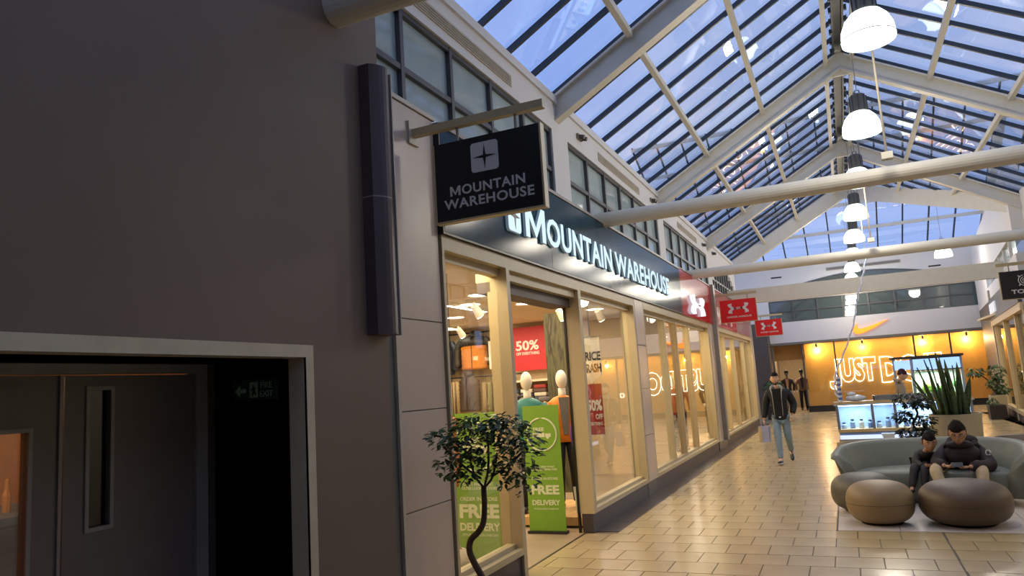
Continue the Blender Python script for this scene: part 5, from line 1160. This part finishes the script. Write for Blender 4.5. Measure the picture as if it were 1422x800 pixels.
def cap_mesh(T, kind, grow=1.06):
    """hair / hat shell in head space"""
    bm = bmesh.new(); bmesh.ops.create_uvsphere(bm, u_segments=24, v_segments=18, radius=1)
    kill = []
    for v in bm.verts:
        x, y, z = v.co
        line = {'short': .46 if y < -.35 else (.05 if y < .2 else -.45), 'child': .44 if y < -.35 else (-.1 if y < .3 else -.5), 'beanie': .12}[kind]
        if z < line-.14: kill.append(v); continue
        k = grow if z > line else grow-.05
        nzv = 0 if kind == 'beanie' else .05*math.sin(23*x+5*z)*math.sin(19*y+3*z)+.03*math.sin(41*x-13*y); k += nzv; v.co = (x*.078*k, y*.098*k+.004, z*.122*k+.004+(.012 if kind == 'beanie' and z > .7 else 0))
    bmesh.ops.delete(bm, geom=kill, context='VERTS'); bm.transform(T)
    me = bpy.data.meshes.new('hair'); bm.to_mesh(me); bm.free(); return me
def face_parts(par, T, skinm, beard=None, glasses=False, brows='1d1712'):
    EYE, IR = mat('eye_white', 'd9d2c8', .3), mat('iris_dark', '1c130d', .2)
    for q in (-1, 1):
        m = MB(); m.ell((q*.03, -.079, .012), .0125, .008, .0065, 10, 7); o = m.build('eye', EYE, None, True); o.data.transform(T); reparent(o, par)
        m = MB(); m.ell((q*.03, -.0865, .012), .0055, .002, .0055, 8, 6); o2 = m.build('pupil', IR, None, True); o2.data.transform(T); reparent(o2, o)
        m = MB(); m.tube([(q*.014, -.094, .031), (q*.03, -.093, .036), (q*.047, -.083, .031)], .0035, 6); o = m.build('eyebrow', mat('brow_hair', brows, .8), None, True); o.data.transform(T); reparent(o, par)
    m = MB(); m.tube([(-.022, -.091, -.063), (0, -.0985, -.062), (.022, -.091, -.063)], [.003, .005, .003], 6); o = m.build('mouth', mat('lips', '8a5448', .5), None, True); o.data.transform(T); reparent(o, par)
    if beard:
        bm = bmesh.new(); bmesh.ops.create_uvsphere(bm, u_segments=24, v_segments=18, radius=1); kill = []
        for v in bm.verts:
            x, y, z = v.co
            if z > -.36 or y > .1 or (abs(x) < .34 and y < -.5 and z > -.62): kill.append(v); continue
            k = 1-.26*min(1, (-.1-z)/.8); v.co = (x*.0785*k, y*.0975*(1-.1*min(1, (-.1-z)/.8))-.012*math.exp(-(x*.077/.025)**2-((z*.122+.1)/.018)**2), z*.125)
        bmesh.ops.delete(bm, geom=kill, context='VERTS'); bm.transform(T); me = bpy.data.meshes.new('beard'); bm.to_mesh(me); bm.free()
        meshobj(me, 'beard', mat('beard_stubble', beard, .9, var=.2, scale=60), par)
    if glasses:
        m = MB()
        for q in (-1, 1):
            m.tube([(q*.032+.022*math.cos(2*math.pi*k/14), -.100, .010+.016*math.sin(2*math.pi*k/14)) for k in range(15)], .0018, 5, False); m.tube([(q*.054, -.098, .014), (q*.082, -.03, .014), (q*.083, .01, .008)], .0018, 5)
        m.tube([(-.01, -.101, .012), (.01, -.101, .012)], .0018, 5); o = m.build('glasses', mat('glasses_frame', '231d1a', .3), None); o.data.transform(T); reparent(o, par)
def reparent(o, par):
    off = Vector((0, 0, 0)); p = par
    while p is not None: off += p.location; p = p.parent
    o.data.transform(Matrix.Translation(-off)); o.parent = par
def shoe(par, ankle, toe, m, sole, s=1.0):
    d = (toe-ankle); dh = Vector((d.x, d.y, 0)).normalized(); up = (Vector((0, 0, 1)) if abs(d.normalized().z) < .75 else Vector((0, 0, 1)))
    fw = d.copy(); fw = (toe-Vector((ankle.x, ankle.y, ankle.z-.07*s))).normalized(); sd = fw.cross(Vector((0, 0, 1))).normalized(); up = sd.cross(fw)
    heel = Vector((ankle.x, ankle.y, ankle.z-.045*s))-fw*.055*s
    mb = MB(); rows = [(0, .030, .075), (.06, .036, .085), (.12, .040, .065), (.19, .044, .045), (.25, .036, .035), (.275, .018, .022)]
    for t, w, h in rows:
        c = heel+fw*t*s
        for k in range(10): a = math.pi*k/9; mb.v.append(tuple(c+sd*w*s*math.cos(a)+up*(h*s*math.sin(a)-.02*s)))
    for i in range(5):
        for k in range(10): mb.f.append((i*10+k, i*10+(k+1) % 10, (i+1)*10+(k+1) % 10, (i+1)*10+k))
    mb.f += [tuple(range(10)), tuple(50+k for k in range(10))]
    o = mb.build('shoe', m, par, True)
    mb = MB(); pts = [(t, w+.003) for t, w, h in rows]; poly = [(t*s, w*s) for t, w in pts]+[(t*s, -w*s) for t, w in reversed(pts)]
    mb.poly(poly, heel-up*.032*s, fw, sd, up, .018*s); mb.build('sole', sole, o)
    return o
def person(name, label, J, head, hy, hp, hs, skinm, top, legm, shoem, solem, hair, hairkind, hairname='hair', topr=1., s=1., beard=None, glasses=False, inner=None, palm=None, legr=1., base=None, topname='jacket', hem=None):
    par = thing(name, label, 'person', base)
    R = {}; 
    for n, rr_ in dict(pelvis=.11, belly=.105, chest=.115, neck=.05, nk2=.05, shL=.05, elL=.04, wrL=.026, shR=.05, elR=.04, wrR=.026, hipL=.08, knL=.055, anL=.036, hipR=.08, knR=.055, anR=.036, toL=.03, toR=.03).items():
        if n in J: R[n] = (J[n], rr_*s)
    ch = [['pelvis', 'belly', 'chest', 'neck', 'nk2']]
    for q in 'LR': ch += [['chest', 'sh'+q, 'el'+q, 'wr'+q], ['pelvis', 'hip'+q, 'kn'+q, 'an'+q, 'to'+q]]
    parts = [skin(ch, R, 'pelvis', 1)]
    for q in 'LR':
        hd, pn, th = palm[q]; rr_, cc_ = hand_points(J['wr'+q], hd, pn, s*.95, th); parts.append(skin(cc_, rr_, 'w', 1))
    hb_, T = head_mesh(head, hy, hp, hs)
    body = meshobj(join(parts, [hb_]), 'body', skinm, par)
    # clothing
    t_ = dict(pelvis=.155, belly=.15, chest=.165, neck=.1, shL=.085, elL=.068, wrL=.05, shR=.085, elR=.068, wrR=.05)
    R = {n: (J[n], v*s*topr) for n, v in t_.items()}
    for q in 'LR': R['wr'+q] = (J['el'+q].lerp(J['wr'+q], .93), t_['wr'+q]*s*topr)
    ch0 = ['pelvis', 'belly', 'chest', 'neck']
    if hem is not None: R['hem'] = (J['pelvis']+hem, .165*s*topr); ch0 = ['hem']+ch0
    meshobj(skin([ch0, ['chest', 'shL', 'elL', 'wrL'], ['chest', 'shR', 'elR', 'wrR']], R, 'chest', 2), topname, top, par)
    R = {n: (J[n], v*s*legr) for n, v in dict(pelvis=.115, hipL=.092, knL=.074, anL=.052, hipR=.092, knR=.074, anR=.052).items()}
    meshobj(skin([['pelvis', 'hipL', 'knL', 'anL'], ['pelvis', 'hipR', 'knR', 'anR']], R, 'pelvis', 2), 'trousers', legm, par)
    for q in 'LR': shoe(par, J['an'+q], J['to'+q], shoem, solem, s)
    meshobj(cap_mesh(T, hairkind), hairname, hair, par)
    face_parts(par, T, skinm, beard, glasses)
    return par, T
SKA = mat('skin_light', 'cfa183', .5, var=.05, scale=20); SKB = mat('skin_tan', 'b88a6a', .5, var=.05, scale=20)
HAIR = mat('hair_dark', '17110d', .8, var=.4, scale=60, bump=.8, spec=.2); BLK = mat('black_cloth', '121113', .75, var=.2, scale=25, bump=.3)
# ---- man walking towards the viewer
J = dict(pelvis=V(-1.235, 15.05, .90), belly=V(-1.235, 15.05, 1.03), chest=V(-1.24, 15.05, 1.24), neck=V(-1.255, 15.04, 1.41), nk2=V(-1.26, 15.02, 1.50),
         shR=V(-1.42, 15.06, 1.36), elR=V(-1.50, 15.07, 1.08), wrR=V(-1.535, 14.97, .83), shL=V(-1.07, 15.06, 1.36), elL=V(-.98, 15.15, 1.10), wrL=V(-1.02, 15.02, .90),
         hipR=V(-1.32, 15.04, .84), knR=V(-1.315, 14.93, .47), anR=V(-1.30, 14.88, .09), toR=V(-1.32, 14.70, .03),
         hipL=V(-1.16, 15.06, .84), knL=V(-1.145, 15.10, .48), anL=V(-1.14, 15.42, .20), toL=V(-1.125, 15.27, .045))
pw, T = person('person', 'man in black jacket and pale jeans walking with a bag', J, V(-1.265, 15.0, 1.60), .1, .0, .98, SKA, BLK, mat('pale_denim', '8196a5', .8, var=.12, scale=18), mat('shoe_black', '141416', .5), mat('sole_white', 'd8d4cc', .5), HAIR, 'short', beard='6a4a38',
    palm=dict(R=(V(-.1, -.05, -1), V(1, 0, .1), 1), L=(V(0, -.25, -1), V(-1, 0, 0), -1)), base=(-1.24, 15.0, 0), topr=1.08, s=1.0, hem=V(0, 0, -.10))
TEE = mat('black_tee', '0a0a0c', .8); GHD = mat('grey_hood', '9b948c', .85, var=.1, scale=30, bump=.3)
MB().poly([(-.06, 0), (.06, 0), (.075, .28), (.055, .55), (-.055, .55), (-.075, .28)], (-1.245, 14.89, .86), (1, 0, 0), (0, .06, 1), (0, -1, 0), .018).build('t_shirt', TEE, pw)
for q in (-1, 1): MB().tube(cr([(-1.255+q*.05, 14.96, 1.47), (-1.255+q*.10, 14.93, 1.42), (-1.25+q*.085, 14.87, 1.30), (-1.25+q*.075, 14.87, .90)], 5), [.03, .032, .03, .028, .026, .022, .018, .014, .012, .01, .008, .007, .006, .006, .005, .005], 8).build('hood_lining', GHD, pw, True)
MB().tube(cr([(-1.33, 15.0, 1.42), (-1.32, 15.1, 1.44), (-1.255, 15.14, 1.45), (-1.19, 15.1, 1.44), (-1.18, 15.0, 1.42)], 5), .034, 10).build('hood', GHD, pw, True)
B(-1.25, -1.22, 14.865, 14.875, .865, .89).build('belt_buckle', WTXT, pw)
bg_ = thing('shopping_bag', 'pale blue and cream paper bag held by the walking man', 'bag', (-1.555, 14.93, .40))
m = MB(); m.poly([(0, 0), (.19, 0), (.20, .30), (.0, .30)], (-1.65, 14.88, .42), (.96, -.25, 0), (0, 0, 1), (.25, .96, 0), .09); m.build('bag_body', mat('bag_lilac', '9a9fc0', .5), bg_)
m = MB(); m.poly([(0, .01), (.06, .01), (.06, .29), (0, .29)], (-1.652, 14.876, .42), (.96, -.25, 0), (0, 0, 1), (.25, .96, 0), .002); m.build('cream_side', mat('bag_cream', 'c2ab84', .6), bg_)
MB().tube(cr([(-1.6, 14.9, .72), (-1.57, 14.92, .77), (-1.545, 14.93, .765), (-1.52, 14.89, .72)], 5), .004, 5).build('bag_handle', mat('bag_cord', '8b8b9a', .7), bg_)
# ---- seated man with phone
PUR = mat('plum_coat', '221519', .75, var=.2, scale=18, bump=.4); KH = mat('khaki_cloth', 'b3a07e', .85, var=.1, scale=20, bump=.2)
J = dict(pelvis=V(1.16, 10.98, .50), belly=V(1.17, 10.88, .54), chest=V(1.19, 10.70, .58), neck=V(1.17, 10.55, .69), nk2=V(1.16, 10.48, .76),
         shR=V(1.0, 10.72, .595), elR=V(.88, 10.47, .47), wrR=V(.945, 10.24, .485), shL=V(1.37, 10.72, .60), elL=V(1.45, 10.44, .44), wrL=V(1.19, 10.22, .47),
         hipR=V(1.06, 10.95, .47), knR=V(.83, 10.22, .43), anR=V(.93, 10.06, .09), toR=V(.90, 9.88, .03),
         hipL=V(1.28, 10.95, .47), knL=V(1.32, 10.22, .42), anL=V(1.27, 10.08, .09), toL=V(1.28, 9.90, .03))
ps, T = person('person', 'bearded man in dark puffy coat sitting on the sofa with a phone', J, V(1.14, 10.40, .85), -.15, .42, 1.2, SKB, PUR, KH, mat('shoe_brown', '2b211b', .5), mat('sole_dark', '1a1613', .6), HAIR, 'short', beard='5c4434', glasses=True, topr=1.3,
    palm=dict(R=(V(.55, -.6, -.1), V(.2, .2, 1), -1), L=(V(-.75, -.45, -.05), V(-.2, .2, 1), 1)), base=(1.16, 10.6, 0), topname='coat')
MB().ell((1.16, 10.52, .70), .15, .11, .055, 18, 10).build('coat_front_collar', PUR, ps, True)
MB().ell((1.18, 10.58, .58), .2, .16, .14, 18, 12).build('coat_chest', PUR, ps, True)
MB().ell((1.21, 10.69, .735), .17, .085, .075, 18, 10).build('coat_hood', PUR, ps, True)
MB().tube(cr([(1.03, 10.60, .66), (1.08, 10.66, .715), (1.2, 10.68, .73), (1.31, 10.66, .715), (1.34, 10.6, .66)], 5), .045, 10).build('coat_collar', PUR, ps, True)
MB().tube([(1.44+.026*math.cos(k*math.pi/8), 10.49-.02*math.sin(k*math.pi/8)*0, .60+.03*math.sin(k*math.pi/8)) for k in range(15)], .007, 6).build('sleeve_badge', WTXT, ps)
ph = thing('smartphone', 'black phone held by the seated man', 'phone', (1.06, 10.14, .49))
m = MB(); m.poly([(0, 0), (.12, 0), (.12, .06), (0, .06)], (1.0, 10.11, .478), (1, .0, 0), (0, .6, .8), (0, -.8, .6), .009); m.build('phone_body', BLACK, ph)
m = MB(); m.poly([(.006, .006), (.114, .006), (.114, .054), (.006, .054)], (1.0, 10.11, .478), (1, .0, 0), (0, .6, .8), (0, .8, -.6), .0015); m.build('phone_screen', mat('phone_glass', '14161c', .15), ph)
# ---- child beside him
J = dict(pelvis=V(.74, 10.80, .46), belly=V(.75, 10.77, .50), chest=V(.79, 10.68, .555), neck=V(.81, 10.62, .635), nk2=V(.82, 10.59, .67),
         shR=V(.70, 10.68, .575), elR=V(.66, 10.58, .48), wrR=V(.74, 10.47, .45), shL=V(.90, 10.68, .575), elL=V(.90, 10.55, .48), wrL=V(.82, 10.46, .455),
         hipR=V(.70, 10.76, .45), knR=V(.63, 10.44, .43), anR=V(.57, 10.30, .21), toR=V(.54, 10.20, .17),
         hipL=V(.79, 10.76, .45), knL=V(.74, 10.42, .42), anL=V(.71, 10.32, .20), toL=V(.70, 10.22, .15))
pc2, T = person('person', 'child in dark clothes sitting beside the man on sofa', J, V(.84, 10.55, .735), .1, .3, 1.0, SKB, mat('child_jacket', '2b2522', .7, var=.2, scale=18, bump=.3), BLK, mat('shoe_black', '141416', .5), mat('sole_red', '8a5a4a', .6), HAIR, 'child', s=.66, topr=1.12,
    palm=dict(R=(V(.5, -.6, 0), V(.2, .1, 1), -1), L=(V(-.5, -.6, 0), V(-.2, .1, 1), 1)), base=(.78, 10.6, 0), legr=1.15)
# ---- person behind the kiosk in a beanie
J = dict(pelvis=V(1.0, 17.6, .92), belly=V(1.0, 17.6, 1.02), chest=V(1.0, 17.6, 1.17), neck=V(1.03, 17.6, 1.34), nk2=V(1.05, 17.6, 1.41),
         shR=V(1.02, 17.48, 1.28), elR=V(1.03, 17.42, 1.08), wrR=V(1.14, 17.45, .98), shL=V(.99, 17.73, 1.28), elL=V(1.0, 17.78, 1.05), wrL=V(1.1, 17.72, .97),
         hipR=V(1.0, 17.52, .86), knR=V(1.01, 17.52, .47), anR=V(1.0, 17.52, .09), toR=V(1.12, 17.52, .03), hipL=V(1.0, 17.68, .86), knL=V(1.02, 17.68, .47), anL=V(1.0, 17.68, .09), toL=V(1.12, 17.68, .03))
pk, T = person('person', 'person in beige jacket and maroon beanie behind the kiosk counter', J, V(1.08, 17.6, 1.50), math.pi/2, 0, .95, SKA, mat('beige_jacket', '8d7f68', .8, var=.1, scale=20, bump=.3), mat('grey_trousers', '4a4a4c', .8), mat('shoe_black', '141416', .5), mat('sole_white', 'd8d4cc', .5), mat('maroon_knit', '3a1a22', .9, var=.2, scale=60), 'beanie', hairname='beanie', base=(1.0, 17.6, 0), s=.93,
    palm=dict(R=(V(1, 0, -.2), V(0, 0, -1), 1), L=(V(1, 0, -.2), V(0, 0, -1), -1)))
MB().tube(cr([(1.0, 17.5, 1.36), (.95, 17.55, 1.39), (.93, 17.6, 1.4), (.95, 17.67, 1.39), (1.0, 17.72, 1.36)], 5), .045, 8).build('jacket_hood', mat('beige_jacket', '8d7f68', .8), pk, True)
